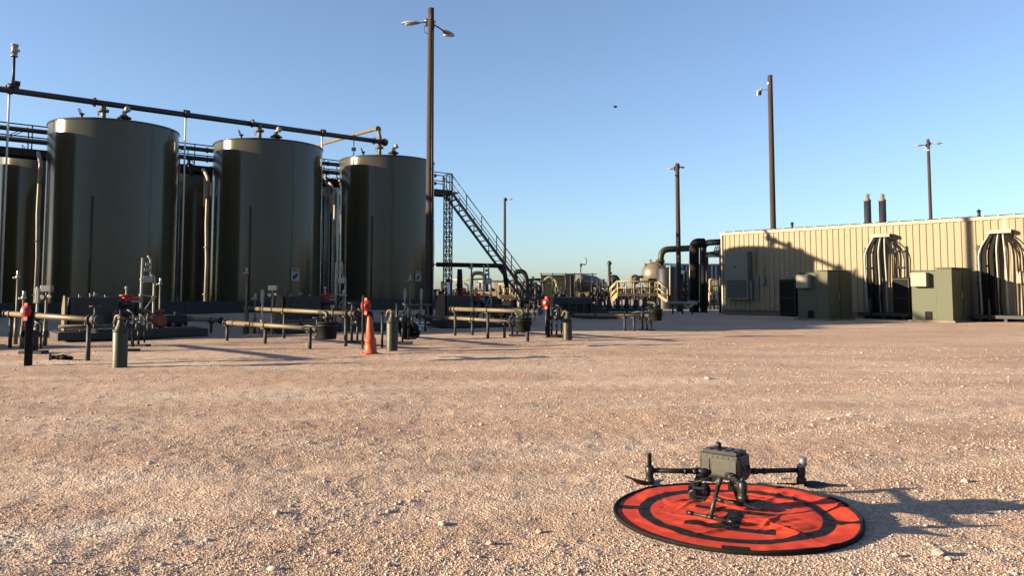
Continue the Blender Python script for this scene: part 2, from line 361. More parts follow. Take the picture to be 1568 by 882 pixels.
for a in ((737, 649, .032, 'larger of two pale stones lying close together mid yard'), (723, 651, .02, 'smaller of two pale stones lying close together mid yard'),
          (548, 658, .022, 'pale stone alone left of another lone stone, up the yard from the big open gravel'), (612, 659, .02, 'pale stone with a thin shadow between the lone stone and the pair'),
          (812, 679, .022, 'pale stone lying alone just right of centre, short of the pair'), (229, 715, .028, 'white stone with a long shadow in the left gravel'),
          (750, 831, .026, 'pale stone in the near gravel left of the landing mat'), (826, 812, .024, 'pale stone closest to the left rim of the landing mat'),
          (1437, 848, .036, 'biggest stone, at the lower right with a dark shadow'), (1452, 856, .018, 'small stone touching the biggest stone at lower right'),
          (1372, 852, .02, 'stone just beyond the mat to its right, in the near gravel'), (1300, 640, .035, 'stone in the rough patch beyond the drone shadow'),
          (1270, 645, .028, 'stone left of another in the rough patch beyond the drone'), (1050, 858, .02, 'stone below the near rim of the landing mat'),
          (500, 845, .022, 'pale stone in the near gravel at the bottom, left of centre'), (80, 860, .022, 'pale stone in the bottom left corner gravel')):
    stone(*a)

# ================================================================== LANDING MAT
def pad_material():
    m = bpy.data.materials.new('mat_fabric'); m.use_nodes = True; n = m.node_tree.nodes; l = m.node_tree.links; b = n['Principled BSDF']
    b.inputs['Roughness'].default_value = .75; b.inputs['Specular IOR Level'].default_value = .2
    tc = n.new('ShaderNodeTexCoord'); sx = n.new('ShaderNodeSeparateXYZ'); l.new(tc.outputs['Object'], sx.inputs[0])
    def mth(op, a, b_=None, c=None):
        t = n.new('ShaderNodeMath'); t.operation = op
        for k, x in enumerate((a, b_, c)):
            if x is None: continue
            if isinstance(x, (int, float)): t.inputs[k].default_value = x
            else: l.new(x, t.inputs[k])
        return t.outputs[0]
    x, y = sx.outputs[0], sx.outputs[1]
    r = mth('SQRT', mth('ADD', mth('MULTIPLY', x, x), mth('MULTIPLY', y, y)))
    def band(v, lo, hi): return mth('MULTIPLY', mth('GREATER_THAN', v, lo), mth('LESS_THAN', v, hi))
    def rot(deg, ox=0, oy=0):
        c, s_ = cos(radians(deg)), sin(radians(deg)); X = mth('SUBTRACT', x, ox); Y = mth('SUBTRACT', y, oy)
        return mth('ADD', mth('MULTIPLY', X, c), mth('MULTIPLY', Y, s_)), mth('SUBTRACT', mth('MULTIPLY', Y, c), mth('MULTIPLY', X, s_))
    ring = band(r, .512, .588)
    u, v = rot(-23, -.04, -.13); av = mth('ABSOLUTE', v); au = mth('ABSOLUTE', u)
    bars = mth('MULTIPLY', mth('LESS_THAN', au, .26), band(av, .15, .225))
    cross = mth('MULTIPLY', mth('LESS_THAN', au, .052), mth('LESS_THAN', av, .17))
    tot = mth('MAXIMUM', ring, mth('MAXIMUM', bars, cross))
    for d, w in ((167, .045), (-20, .03), (-105, .075), (74, .045)):
        u2, v2 = rot(d); t = mth('MULTIPLY', mth('LESS_THAN', mth('ABSOLUTE', v2), w), mth('GREATER_THAN', u2, .585 if d != -105 else .64)); tot = mth('MAXIMUM', tot, t)
    tot = mth('MAXIMUM', tot, mth('GREATER_THAN', r, .717))
    nz = n.new('ShaderNodeTexNoise'); nz.inputs['Scale'].default_value = 9; nz.inputs['Detail'].default_value = 6; l.new(tc.outputs['Object'], nz.inputs['Vector'])
    cr = n.new('ShaderNodeValToRGB'); cr.color_ramp.elements[0].color = (.38, .030, .012, 1); cr.color_ramp.elements[1].color = (.50, .052, .020, 1)
    cr.color_ramp.elements[0].position = .35; cr.color_ramp.elements[1].position = .7; l.new(nz.outputs[0], cr.inputs[0])
    mx = n.new('ShaderNodeMix'); mx.data_type = 'RGBA'; l.new(tot, mx.inputs['Factor']); l.new(cr.outputs[0], mx.inputs['A']); mx.inputs['B'].default_value = (.007, .006, .007, 1)
    # a little pale dust
    nd = n.new('ShaderNodeTexNoise'); nd.inputs['Scale'].default_value = 26; nd.inputs['Detail'].default_value = 8; nd.inputs['Roughness'].default_value = .75; l.new(tc.outputs['Object'], nd.inputs['Vector'])
    cd = n.new('ShaderNodeValToRGB'); cd.color_ramp.elements[0].position = .55; cd.color_ramp.elements[1].position = .8; cd.color_ramp.elements[1].color = (.12, .12, .12, 1)
    l.new(nd.outputs[0], cd.inputs[0]); m2 = n.new('ShaderNodeMix'); m2.data_type = 'RGBA'; l.new(cd.outputs[0], m2.inputs['Factor']); l.new(mx.outputs['Result'], m2.inputs['A']); m2.inputs['B'].default_value = (.42, .30, .22, 1)
    l.new(m2.outputs['Result'], b.inputs['Base Color'])
    return m
def pad():
    R_ = .735; nr, na = 90, 240; rr = np.linspace(.004, R_, nr); an = np.linspace(0, 2 * pi, na, endpoint=False)
    Rg, Ag = np.meshgrid(rr, an, indexing='ij'); x = Rg * np.cos(Ag); y = Rg * np.sin(Ag)
    base = .018
    e = ss(.55, .735, Rg)
    z = base + .010 * vnoise(x / .22 + 5, y / .18, 31) * (1 - .3 * e) + .004 * vnoise(x / .07, y / .07, 32) + e * (.020 * np.cos(Ag - .1) + .002 + .008 * np.sin(3 * Ag + 1))
    for k in range(36):      # creases in the cloth
        t = rng.uniform(0, 2 * pi); c, s_ = cos(t), sin(t); ox, oy = rng.uniform(-.5, .5, 2); L = rng.uniform(.08, .25)
        dd = (x - ox) * c + (y - oy) * s_; ll = -(x - ox) * s_ + (y - oy) * c
        z = z + rng.uniform(.006, .012) * np.exp(-(dd / .012) ** 2 - (ll / L) ** 2) * rng.choice([-1, 1, 1])
    z = np.maximum(z, .013)
    o = root('landing_mat', (PADC[0], PADC[1], 0), 'round red fabric landing mat with black rim, ring and H under the drone', 'landing mat')
    co = [(PADC[0] + a, PADC[1] + b_, c) for a, b_, c in zip(x.ravel(), y.ravel(), z.ravel())]
    fs = [(i * na + j, (i + 1) * na + j, (i + 1) * na + (j + 1) % na, i * na + (j + 1) % na) for i in range(nr - 1) for j in range(na)]
    mb = MB(); mb.add(co, fs, True); mb.f.append(tuple(range(na))); mb.sm.append(True)
    build('fabric', mb, pad_material(), o)
    rim = MB(); n = na; vs = []
    for j in range(n):
        a = an[j]; zz = z[-1, j]; cx = Vector((PADC[0] + R_ * cos(a), PADC[1] + R_ * sin(a), zz)); d = Vector((cos(a), sin(a), 0))
        vs += [cx + d * .010 * cos(2 * pi * k / 8) + UP * .011 * sin(2 * pi * k / 8) for k in range(8)]
    rim.add(vs, [(j * 8 + k, ((j + 1) % n) * 8 + k, ((j + 1) % n) * 8 + (k + 1) % 8, j * 8 + (k + 1) % 8) for j in range(n) for k in range(8)], True)
    build('rim', rim, 'rubber', o)
    sk = MB(); vs = []          # black hem falling from the rim to the ground
    for j in range(n):
        a = an[j]; zz = z[-1, j]
        for q, h_ in ((R_ + .008, zz), (R_ + .004, -.01)): vs.append((PADC[0] + q * cos(a), PADC[1] + q * sin(a), h_))
    sk.add(vs, [(2 * j, 2 * ((j + 1) % n), 2 * ((j + 1) % n) + 1, 2 * j + 1) for j in range(n)], True)
    build('hem', sk, 'rubber', o)
pad()

# ================================================================== DRONE
def drone(cx, cy, yaw, scale=1.0):
    o = root('drone', (cx, cy, .035), 'dark grey four-armed drone standing on the red landing mat', 'drone', rz=0)
    f = Vector((cos(yaw), sin(yaw), 0)); l = Vector((-sin(yaw), cos(yaw), 0)); O = Vector((cx, cy, .035))
    R = Matrix((f, l, UP)).transposed()
    def P(a, b, c): return O + f * a + l * b + UP * c
    body = MB()
    # hull: chamfered block, narrower below
    sec = [(.125, .058, .205), (.135, .075, .225), (.135, .078, .30), (.135, .078, .358)]
    vs = []
    for a, b, z in sec:
        ch = .018; vs += [P(*q, z) for q in ((a, -b + ch), (a, b - ch), (a - ch, b), (-a + ch, b), (-a, b - ch), (-a, -b + ch), (-a + ch, -b), (a - ch, -b))]
    body.add(vs, [(k * 8 + i, k * 8 + (i + 1) % 8, (k + 1) * 8 + (i + 1) % 8, (k + 1) * 8 + i) for k in range(3) for i in range(8)] + [tuple(reversed(range(8))), tuple(range(24, 32))])
    bd = build('body', body, 'drone', o, bevel=.005)
    for (a0, a1, z0, z1, nm, mt) in ((-.045, .115, .235, .328, 'side_panel', 'dbat'), (-.115, -.06, .235, .328, 'side_panel', 'drone')):
        t = MB()
        t.box(P((a0 + a1) / 2, -.0795, (z0 + z1) / 2), (a1 - a0, .006, z1 - z0), R=R)
        build(nm, t, mt, bd, bevel=.003)
    t = MB(); t.box(P(.02, -.0795, .352), (.20, .004, .008), R=R)
    for k in range(6): t.box(P(-.09 + k * .036, -.080, .345), (.024, .005, .010), R=R)
    build('vent_strip', t, 'dbat', bd)
    for s in (-1, 1):
        t = MB(); t.box(P(0, s * .036, .368), (.225, .066, .022), R=R)
        for k in range(4): t.box(P(-.08 + k * .053, s * .036, .380), (.03, .05, .006), R=R)
        bt = build('battery', t, 'dblack', o, bevel=.008)
    t = MB(); t.tube(P(-.04, 0, .385), P(-.04, 0, .412), .017, n=14); t.sph(P(-.04, 0, .412), .017, (1, 1, .5)); build('antenna_dome', t, 'dblack', o)
    t = MB(); t.box(P(.128, 0, .275), (.026, .11, .085), R=R); build('front_sensor_housing', t, 'dblack', o, bevel=.006)
    t = MB()
    for s in (-1, 1): t.tube(P(.137, s * .032, .285), P(.146, s * .032, .285), .012, n=14)
    build('sensor_lens', t, 'glass', o)
    # four arms out to the rotors
    for k, (az, L, fa) in enumerate(((180, .465, (215, 60)), (1, .475, (172, 352)), (-91, .40, (-28, 152)), (89, .45, (5, 185)))):
        d = Vector((cos(radians(az)), sin(radians(az)), 0)); s = UP.cross(d)
        p0 = O + d * .085 + UP * .245; p1 = O + d * (L - .02) + UP * .25
        a = MB(); a.tube(p0 + d * .08, p1, .016, .015, n=12); a.tube(p0 + d * .15, p0 + d * .17, .0195, n=12); arm = build('arm', a, 'dblack', o)
        a = MB(); a.tube(p0, p0 + d * .085, .024, .018, n=12); a.tube(p0 + d * .085, p0 + d * .115, .020, n=12); build('arm_hinge', a, 'dblack', arm)
        q = O + d * L + UP * .25
        a = MB(); a.lathe(q, [(0, .030), (.020, .029), (.026, .02), (.026, -.02), (.022, -.04), (.022, -.044), (.031, -.048), (.031, -.078), (.012, -.084), (0, -.084)], n=18); build('motor', a, 'dblack', o)
        if k == 0:
            a = MB(); a.box(q + UP * .062, (.026, .014, .085), rz=.3); build('antenna_fin', a, 'dblack', o, bevel=.004)
        elif k == 1:
            a = MB(); a.tube(q + d * .012 + UP * .03, q + d * .012 + UP * .078, .023, n=16); a.tube(q + UP * .02, q + UP * .035, .024, n=14); build('antenna_cup', a, 'galv', o)
        else:
            a = MB(); a.tube(q + UP * .026, q + UP * .05, .013, n=14); build('antenna_cup', a, 'dblack', o)
        hub = q - UP * .082
        for w in fa:
            droop = -.07 if (k == 0 and w == 60) else (.42 if (k == 0) else 0.0)
            e = Vector((cos(radians(w)), sin(radians(w)), 0)); n_ = UP.cross(e)
            b = MB(); st = []; Lb = .255 if k != 0 else .20
            for i in range(9):
                u = i / 8; c_ = .014 + .030 * sin(pi * min(1, u * 1.6)) * (1 - u) ** .5 + .004; tw = (1 - u) * .35 + .08
                pc = hub + e * (.012 + Lb * u) + UP * (Lb * u * droop - .004)
                for sg, th in ((-1, 1), (1, 1), (1, -1), (-1, -1)): st.append(pc + n_ * sg * c_ * cos(tw) + UP * (sg * c_ * sin(tw) + th * .0013))
            b.add(st, [(i * 4 + j, i * 4 + (j + 1) % 4, (i + 1) * 4 + (j + 1) % 4, (i + 1) * 4 + j) for i in range(8) for j in range(4)] + [(0, 1, 2, 3), (35, 34, 33, 32)])
            build('propeller_blade', b, 'dblack', o)
    # landing gear
    for s in (-1, 1):
        a = MB(); top = P(0, s * .055, .22); bot = P(-.0, s * .195, .008); a.tube(P(0, s * .045, .235), top.lerp(bot, .22), .019, .014, n=12); a.tube(top.lerp(bot, .2), bot, .013, n=12); lg = build('landing_leg', a, 'drone', o)
        a = MB(); a.tube(P(-.155, s * .195, .008), P(.155, s * .195, .008), .0095, n=10); 
        sk_ = build('skid', a, 'drone', lg)
        for e0, e1, er in ((-.158, -.11, .0125), (.11, .158, .0125), (-.02, .02, .0155)):
            a = MB(); a.tube(P(e0, s * .195, .008), P(e1, s * .195, .008), er, n=10); build('rubber_foot', a, 'dblack', lg)
    # gimbal and camera ball, hanging ahead of the body on the far left
    a = MB(); g = O + Vector((-.155, .05, 0)); 
    a.box(g + Vector((.05, 0, .195)), (.12, .07, .03), rz=-.4); a.tube(g + UP * .15, g + UP * .19, .022, n=14); a.pipe([g + Vector((.05, .0, .16)), g + Vector((.075, 0, .12)), g + Vector((.06, 0, .08))], .009, bend=.03)
    gm = build('gimbal', a, 'dblack', o)
    a = MB(); a.box(g + UP * .105, (.105, .085, .085), rz=-.5); a.tube(g + Vector((-.03, -.035, .11)), g + Vector((-.048, -.062, .11)), .026, n=18); a.sph(g + UP * .1, .055, (1.1, 1, .95), n=16)
    build('camera_ball', a, 'dblack', o, bevel=.006)
    a = MB(); a.tube(g + Vector((-.0485, -.0625, .11)), g + Vector((-.0495, -.064, .11)), .02, n=18); build('camera_lens', a, 'glass', o)
    a = MB(); a.pipe([P(-.05, -.03, .21), P(-.10, -.10, .19), P(-.16, -.09, .17), P(-.19, -.12, .175)], .005, n=6, bend=.03); build('hanging_cable', a, 'dblack', o)
    a = MB(); a.box(P(.07, .02, .185), (.07, .06, .05), R=R); build('belly_sensor', a, 'dblack', o, bevel=.006)
drone(1.315, 4.925, radians(-42))

# ================================================================== STORAGE TANKS
TR, TT = 2.36, 7.8
TANKS = [Vector((-15.96, 31.2, 0)), Vector((-11.0, 35.15, 0)), Vector((-6.3, 39.3, 0))]
REAR = [Vector((-23.0, 38.9, 0)), Vector((-17.4, 42.8, 0)), Vector((-12.7, 47.0, 0))]
def tank(c, label, kind='front', sign=False, group='green storage tanks'):
    base = .5 if kind != 'aux' else 0.; zb = gz(c.x, c.y) - .1
    o = root('storage_tank', (c.x, c.y, zb), label, 'tank', group)
    t = MB(); n = 96
    prof = [(TR, zb)]
    NZ = 40; prof = [(TR, zb + (TT - zb) * k / NZ) for k in range(NZ + 1)]
    t.lathe((c.x, c.y, 0), prof, n=n)
    for z in (2.4, 4.25, 6.1): t.lathe((c.x, c.y, 0), [(TR - .01, z - .02), (TR + .006, z), (TR - .01, z + .02)], n=n)
    # slight dents so the sheen is not perfect
    for v in t.v:
        a = atan2(v.y - c.y, v.x - c.x); k = .003 * sin(a * 5 + v.z * .5 + c.x) + .0012 * sin(a * 13 + v.z * .9); d = Vector((v.x - c.x, v.y - c.y, 0)).normalized(); v += d * k
    sh = build('shell', t, 'tank', o)
    t = MB(); t.lathe((c.x, c.y, 0), [(TR + .03, TT - .02), (TR + .03, TT + .035), (TR - .02, TT + .04), (TR - .02, TT - .01)], n=n); build('rim', t, 'tank', o)
    t = MB(); t.lathe((c.x, c.y, 0), [(TR - .03, TT), (0, TT + .22)], n=n); rf = build('roof', t, 'tank', o)
    # weld seam and vertical joint
    view = Vector((-c.x, -c.y, 0)).normalized(); va = atan2(view.y, view.x)
    def on(a, r, z): return Vector((c.x + cos(a) * r, c.y + sin(a) * r, z))
    if kind == 'front':
        t = MB(); a = va - .30; t.tube(on(a, TR + .07, zb), on(a, TR + .07, 4.9), .024, n=8); t.tube(on(a, TR - .02, 4.85), on(a, TR + .07, 4.85), .024, n=8)
        for z in (1.5, 2.6, 3.7): t.box(on(a, TR + .03, z), (.1, .1, .04), rz=a)
        build('level_gauge', t, 'tank', o)
    # hatch on the roof near edge, right of centre
    for (da, rr_) in (((.12, 1.1),) if kind == 'front' else ((.5, 1.2),)):
        hx = on(va + da * 2.2, rr_, TT + .1)
        t = MB(); t.tube(hx, hx + UP * .22, .16, n=18); t.tube(hx + UP * .22, hx + UP * .27, .26, n=18); t.tube(hx + UP * .27, hx + UP * .34, .15, n=14)
        hb = build('hatch', t, 'olive', rf)
        t = MB(); t.pipe([hx + UP * .3, hx + UP * .48, hx + UP * .52 + Vector((.18, -.05, .06))], .085, n=12, bend=.12); t.tube(hx + UP * .55 + Vector((.10, -.03, 0)), hx + UP * .62 + Vector((.2, -.05, 0)), .12, n=12); build('vent_cowl', t, 'pale', rf)
    t = MB(); kx = on(va - .9, 1.5, TT + .1); t.tube(kx, kx + UP * .28, .05, n=10); t.flange(kx + UP * .28, (0, 0, 1), .1); t.torus(kx + UP * .4 + Vector((-.08, 0, 0)), .09, .02, (1, 0, .4), n=14); build('gauge_fitting', t, 'dark', rf)
    return o, on, va
tk1 = tank(TANKS[0], 'dark olive storage tank nearest the left edge of the front row, tallest in view')
tk2 = tank(TANKS[1], 'middle olive tank of the front row, with a warning sign low on its side')
tk3 = tank(TANKS[2], 'olive tank at the right end of the front row, partly behind the thick pole')
tank(REAR[0], 'rear-row dark tank at the far left, standing behind the first two risers', 'rear')
tank(REAR[1], 'rear-row dark tank seen in the gap between the left and middle front tanks', 'rear')
tank(REAR[2], 'rear-row dark tank seen in the gap between the middle and right front tanks', 'rear')
tank(Vector((-21.0, 26.95, 0)), 'unseen front-row tank beyond the left frame edge, added to shade its neighbour', 'rear')  # out of view; added for the shadow it throws on the left front tank

tank(Vector((-27.75, 34.5, 0)), 'unseen rear-row tank beyond the left frame edge, added to shade the rear row', 'rear')  # not in view, put in to shade the far left rear tank
tank(Vector((-26.0, 23.0, 0)), 'unseen second tank beyond the left frame edge, added at the near end of the front row for its shadow', 'rear')  # unseen extra tank, added for its long shadow over the yard
# riser pipes beside each front tank
for k, (c, lab) in enumerate(zip(TANKS, ('left', 'middle', 'right'))):
    va = atan2(-c.y, -c.x)
    a = va - pi / 2 - .24
    p = Vector((c.x + cos(a) * (TR + .30), c.y + sin(a) * (TR + .30), 0))
    o = root('riser_pipe', (p.x, p.y, gz(p.x, p.y)), 'sunlit vertical pipe running down the left side of the %s front tank' % lab, 'pipe', 'vertical pipes beside the front tanks')
    t = MB(); q = p + PD * .7
    t.pipe([p + UP * .2, p + UP * 2.6 + Vector((.03, 0, 0)), p + UP * 4.4 - Vector((.03, 0, 0)), p + UP * 6.4, q + UP * 6.9], .075, n=12, bend=.2); build('pipe_run', t, 'pale', o)
    for z in (1.2, 3.3, 5.6): t = MB(); t.flange(p + UP * z, (0, 0, 1), .12, .04, False); build('coupling', t, 'galv', o)
    a = va + pi / 2 - .05; p = Vector((c.x + cos(a) * (TR + .12), c.y + sin(a) * (TR + .12), 0)) + PD * .3
    o = root('drain_line', (p.x, p.y, gz(p.x, p.y)), 'thin vertical line down the right side of the %s front tank' % lab, 'pipe', 'thin lines beside the front tanks')
    t = MB(); t.pipe([p + UP * .3, p + UP * 3.5 + Vector((.05, 0, 0)), p + UP * 6.9], .032, n=8); build('pipe_run', t, 'galv', o)
    t = MB(); t.box(p + UP * 1.0, (.2, .12, .26)); build('junction_box', t, 'acgrey', o, bevel=.01)
o = root('riser_pipe', (*(A(84, 400, 34.5).xy), .5), 'thinner sunlit pipe standing just left of the left front tank riser', 'pipe', 'vertical pipes beside the front tanks')
p = A(84, 400, 34.5); t = MB(); t.pipe([(p.x, p.y, .4), (p.x, p.y, 4), (p.x - .05, p.y, 7.1), (p.x - .4, p.y + .3, 7.4)], .06, n=10, bend=.2); build('pipe_run', t, 'pale', o)

# signs on two tanks
def sign(px, py, c, w, label):
    # point on the tank shell under the pixel
    u, y, wz = ray(px, py); d = Vector((u, y, wz)); k = Vector((c.x, c.y)); a_ = u * u + y * y; b_ = -2 * (u * c.x + y * c.y); cc = c.x ** 2 + c.y ** 2 - (TR + .02) ** 2
    t_ = (-b_ - math.sqrt(b_ * b_ - 4 * a_ * cc)) / (2 * a_); p = Vector((u * t_, y * t_, HC + wz * t_))
    n_ = Vector((p.x - c.x, p.y - c.y, 0)).normalized(); s = UP.cross(n_); R = Matrix((s, n_, UP)).transposed()
    o = root('warning_sign', p, label, 'sign', 'warning signs on the tanks')
    t = MB(); t.box(p + n_ * .02, (w, .012, w * 1.0), R=R); t.box(p + n_ * .02 + UP * w * .72, (w, .012, w * .3), R=R); pl = build('plate', t, 'pale', o)
    t = MB(); t.prism([(-.34 * w, -.3 * w), (-.1 * w, -.32 * w), (.3 * w, .15 * w), (.32 * w, .32 * w), (.1 * w, .3 * w), (-.12 * w, .12 * w), (-.3 * w, .1 * w)], p + n_ * .028, s, UP, n_, .004)
    for i in range(5): t.box(p + n_ * .029 + s * (i - 2) * w * .17 + UP * w * .72, (w * .1, .006, w * .17), R=R)
    build('pictogram', t, 'dark', o)
sign(452, 423, TANKS[1], .40, 'small pale warning sign on the middle front tank')
sign(640, 425, TANKS[2], .36, 'small pale warning sign on the right front tank beside the pole')

# ================================================================== HEADER PIPE over the tanks
def header():
    z = 8.85; p0 = A(-30, 124, 28.6); p0.z = z
    top = [Vector((c.x, c.y, 0)) - RD * .45 for c in TANKS]
    d = (top[2] - top[0]); d.z = 0; d.normalize()
    a = top[0] - d * 8.2 + UP * z; b = top[2] + d * .25 + UP * z
    o = root('header_pipe', a, 'long dark header pipe running above the front tanks on short risers', 'pipe')
    t = MB(); t.tube(a, b, .115, n=18)
    build('main_run', t, 'header', o)
    t = MB(); t.sph(b + d * .03, .19, n=14); t.flange(b, d, .2, .06); build('end_cap', t, 'dark', o)
    for q in top:
        t = MB(); t.tube(q + UP * (TT + .05), q + UP * z, .085, n=14); t.flange(q + UP * (TT + .35), (0, 0, 1), .17, .07); t.flange(q + UP * (z - .3), (0, 0, 1), .19, .07); t.torus(q + UP * (z - .42) - RD * .2, .1, .018, axis=RD, n=12); build('tank_riser', t, 'tan', o)
        t = MB(); t.flange(q - d * .35 + UP * z, d, .19, .06); build('flange', t, 'dark', o)
    for k, q in enumerate((top[0].lerp(top[1], .5), top[1].lerp(top[2], .5), top[0] - d * 3.2)):
        t = MB(); w = q + PD * .12; t.tube(w + UP * (gz(w.x, w.y) - .1), w + UP * (z + .05), .04, n=8); build('support_post', t, 'white', o)
        t = MB(); t.box(w + UP * (z + .14), (.28, .3, .1), rz=.69); t.tube(q - d * .08 + UP * z, q + d * .08 + UP * z, .15, n=14); build('saddle_clamp', t, 'header', o)
    # vent stack
    q = A(23, 120, 28.6); s = (q.xy - a.xy).dot(d.xy); q = a + d * s
    v = root('vent_stack', q, 'thin vent stack with a pale capped head standing on the header pipe at upper left', 'vent')
    t = MB(); t.flange(q + UP * .15, (0, 0, 1), .2, .12); t.tube(q + UP * .1, q + UP * 1.42, .055, .045, n=12); t.sph(q + UP * .3, .1, n=10); t.tube(q + UP * .3, q + UP * .3 + d * .22, .1, n=12); build('stack_pipe', t, 'dark', v)
    t = MB(); t.tube(q + UP * 1.3, q + UP * 1.36, .12, n=14); t.tube(q + UP * 1.42, q + UP * 1.72, .11, n=14); t.tube(q + UP * 1.38, q + UP * 1.42, .07, n=14); t.tube(q + UP * 1.72, q + UP * 1.77, .13, n=14); t.tube(q + UP * 1.55, q + UP * 1.55 + d * .17, .05, n=10); build('cap', t, 'pale', v)
    # crossover pipe
    tr = top[2]; e = A(580, 196, tr.y + .0)
    s0 = A(484, 223, 44.5)
    v = root('crossover_pipe', s0, 'tan crossover pipe rising behind the middle tank to the elbow over the right tank', 'pipe')
    t = MB(); t.pipe([A(470, 227, 46), A(579, 196, tr.y + .3), tr + UP * (z + .02) + RD * .05], .09, n=14, bend=.5); build('pipe_run', t, 'tan', v)
    t = MB(); t.flange(A(579, 196, tr.y + .3) + UP * -.05, (A(579, 196, 39.6) - A(470, 227, 46)), .16, .06); build('flange', t, 'tan', v)
header()
# lightning rod on the right tank
p = TANKS[2] - RD * 1.9; o = root('vent_rod', (p.x, p.y, TT), 'short dark rod fitting on the left rim of the right front tank', 'fitting')
t = MB(); t.tube(p + UP * TT, p + UP * (TT + 1.15), .025, n=8); t.box(p + UP * (TT + 1.1), (.12, .12, .2)); t.box(p + UP * (TT + .5), (.2, .12, .16)); build('rod', t, 'dark', o)

# ================================================================== CATWALK between the rows
def catwalk():
    c0 = TANKS[0] + PD * 4.2; L0, L1 = -9.0, 19.2
    def P(s, w, z): return c0 + RD * s + PD * w + UP * z
    o = root('catwalk', P(L0, 0, .5), 'dark steel catwalk with railings and pipe runs between the two tank rows', 'catwalk')
    t = MB()
    for s in (L0, ): pass
    t.box(P((L0 + L1) / 2, 0, 7.2), (L1 - L0, 1.0, .06), rz=atan2(RD.y, RD.x))
    for w in (-.5, .5): t.beam(P(L0, w, 7.15), P(L1, w, 7.15), .08, .3)
    build('deck', t, 'dark', o)
    for w in (-.5, .5):
        t = MB()
        for z in (8.3, 7.8): t.tube(P(L0, w, z), P(L1, w, z), .028, n=8)
        n = int((L1 - L0) / 1.57)
        for k in range(n + 1):
            s = L0 + (L1 - L0) * k / n; t.tube(P(s, w, 7.2), P(s, w, 8.3), .028, n=8)
        for k in range(0, n):
            s = L0 + (L1 - L0) * k / n
            if k % 2: t.tube(P(s, w, 7.3), P(s + 1.5, w, 8.2), .018, n=6)
        build('railing', t, 'dark', o)
    for w, z, r in ((-.95, 8.0, .10), (-.95, 7.55, .10), (.9, 7.9, .08)):
        t = MB(); t.tube(P(L0, w, z), P(L1 - 1.5, w, z), r, n=12)
        for k in range(9): t.flange(P(L0 + 1.3 + 3.1 * k, w, z), RD, r * 1.5, .05, False)
        build('pipe_run', t, 'header', o)
    for k in range(8):
        s = L0 + 1.5 + k * 3.15; t = MB(); b = P(s, 0, 0); zz = gz(b.x, b.y) - .1
        for w in (-.45, .45): t.beam(P(s, w, zz), P(s, w, 7.1), .1)
        t.beam(P(s, -1.1, 7.3), P(s, 1.05, 7.3), .08)
        t.tube(P(s, -1.0, 7.3), P(s, -1.0, 8.1), .03, n=6)
        build('support_frame', t, 'dark', o)
    # branch valves dropping off the pipe run
    for s in (3.0, 3.9, 5.2, 9.7, 10.8, 11.6):
        t = MB(); t.pipe([P(s, -.95, 7.55), P(s, -.95, 7.0), P(s, -1.4, 6.7)], .06, n=8); t.flange(P(s, -.95, 7.25), (0, 0, 1), .13, .06, False); t.torus(P(s, -1.15, 7.3), .12, .02, axis=PD, n=12); build('branch_valve', t, 'galv' if s > 9 else 'dark', o)
    # stairs
    st = P(L1, 0, 7.2); foot_len = 5.7; sdir = (RD * .92 + Vector((.2, -.25, 0))).normalized(); side = UP.cross(sdir)
    zb = gz((st + sdir * foot_len).x, (st + sdir * foot_len).y); drop = 7.2 - zb
    v = root('steel_stairs', st + sdir * foot_len - UP * drop, 'steep open steel staircase with handrails climbing to the catwalk', 'stairs')
    def Q(k, w, dz=0): return st + sdir * foot_len * k + side * w - UP * drop * k + UP * dz
    for w in (-.75, .75):
        t = MB(); t.beam(Q(0, w), Q(1, w), .05, .15); build('stringer', t, 'stair', v)
        t = MB(); t.tube(Q(0, w, 1.05), Q(1, w, 1.05), .03, n=8); t.tube(Q(0, w, .58), Q(1, w, .58), .022, n=8)
        for k in range(7): t.tube(Q(k / 6, w, 0), Q(k / 6, w, 1.05), .028, n=8)
        build('handrail', t, 'stair', v)
    for k in range(24):
        t = MB(); t.box(Q((k + .5) / 24, 0, .02), (.19, 1.46, .03), rz=atan2(sdir.y, sdir.x)); build('tread', t, 'stair', v)
    # lattice tower under the landing
    w_ = root('stair_tower', st - UP * 7.2 + UP * gz(st.x, st.y), 'dark cross-braced lattice tower carrying the top of the staircase', 'tower')
    zz = gz(st.x, st.y) - .1; cs = [st + sdir * a + side * b for a, b in ((-.15, -.3), (-.15, .3), (.2, .3), (.2, -.3))]
    for c in cs:
        t = MB(); c2 = Vector((c.x, c.y, zz)); t.beam(c2, Vector((c.x, c.y, 7.15)), .06); build('leg', t, 'dark', w_)
    t = MB()
    for i in range(4):
        a, b = cs[i], cs[(i + 1) % 4]
        for k in range(8):
            z0 = zz + (7.1 - zz) * k / 8; z1 = zz + (7.1 - zz) * (k + 1) / 8
            t.tube((a.x, a.y, z0), (b.x, b.y, z1), .018, n=6); t.tube((b.x, b.y, z0), (a.x, a.y, z1), .018, n=6); t.tube((a.x, a.y, z1), (b.x, b.y, z1), .028, n=6)
    build('bracing', t, 'dark', w_)
    t = MB()
    for c in cs: t.tube((c.x, c.y, 7.2), (c.x, c.y, 8.3), .028, n=8)
    for i in (1, 3):
        a, b = cs[i], cs[(i + 1) % 4]; t.tube((a.x, a.y, 8.3), (b.x, b.y, 8.3), .028, n=8)
    t.box(st + sdir * .17, (.8, 1.0, .05), rz=atan2(sdir.y, sdir.x))
    build('landing', t, 'dark', w_)
catwalk()

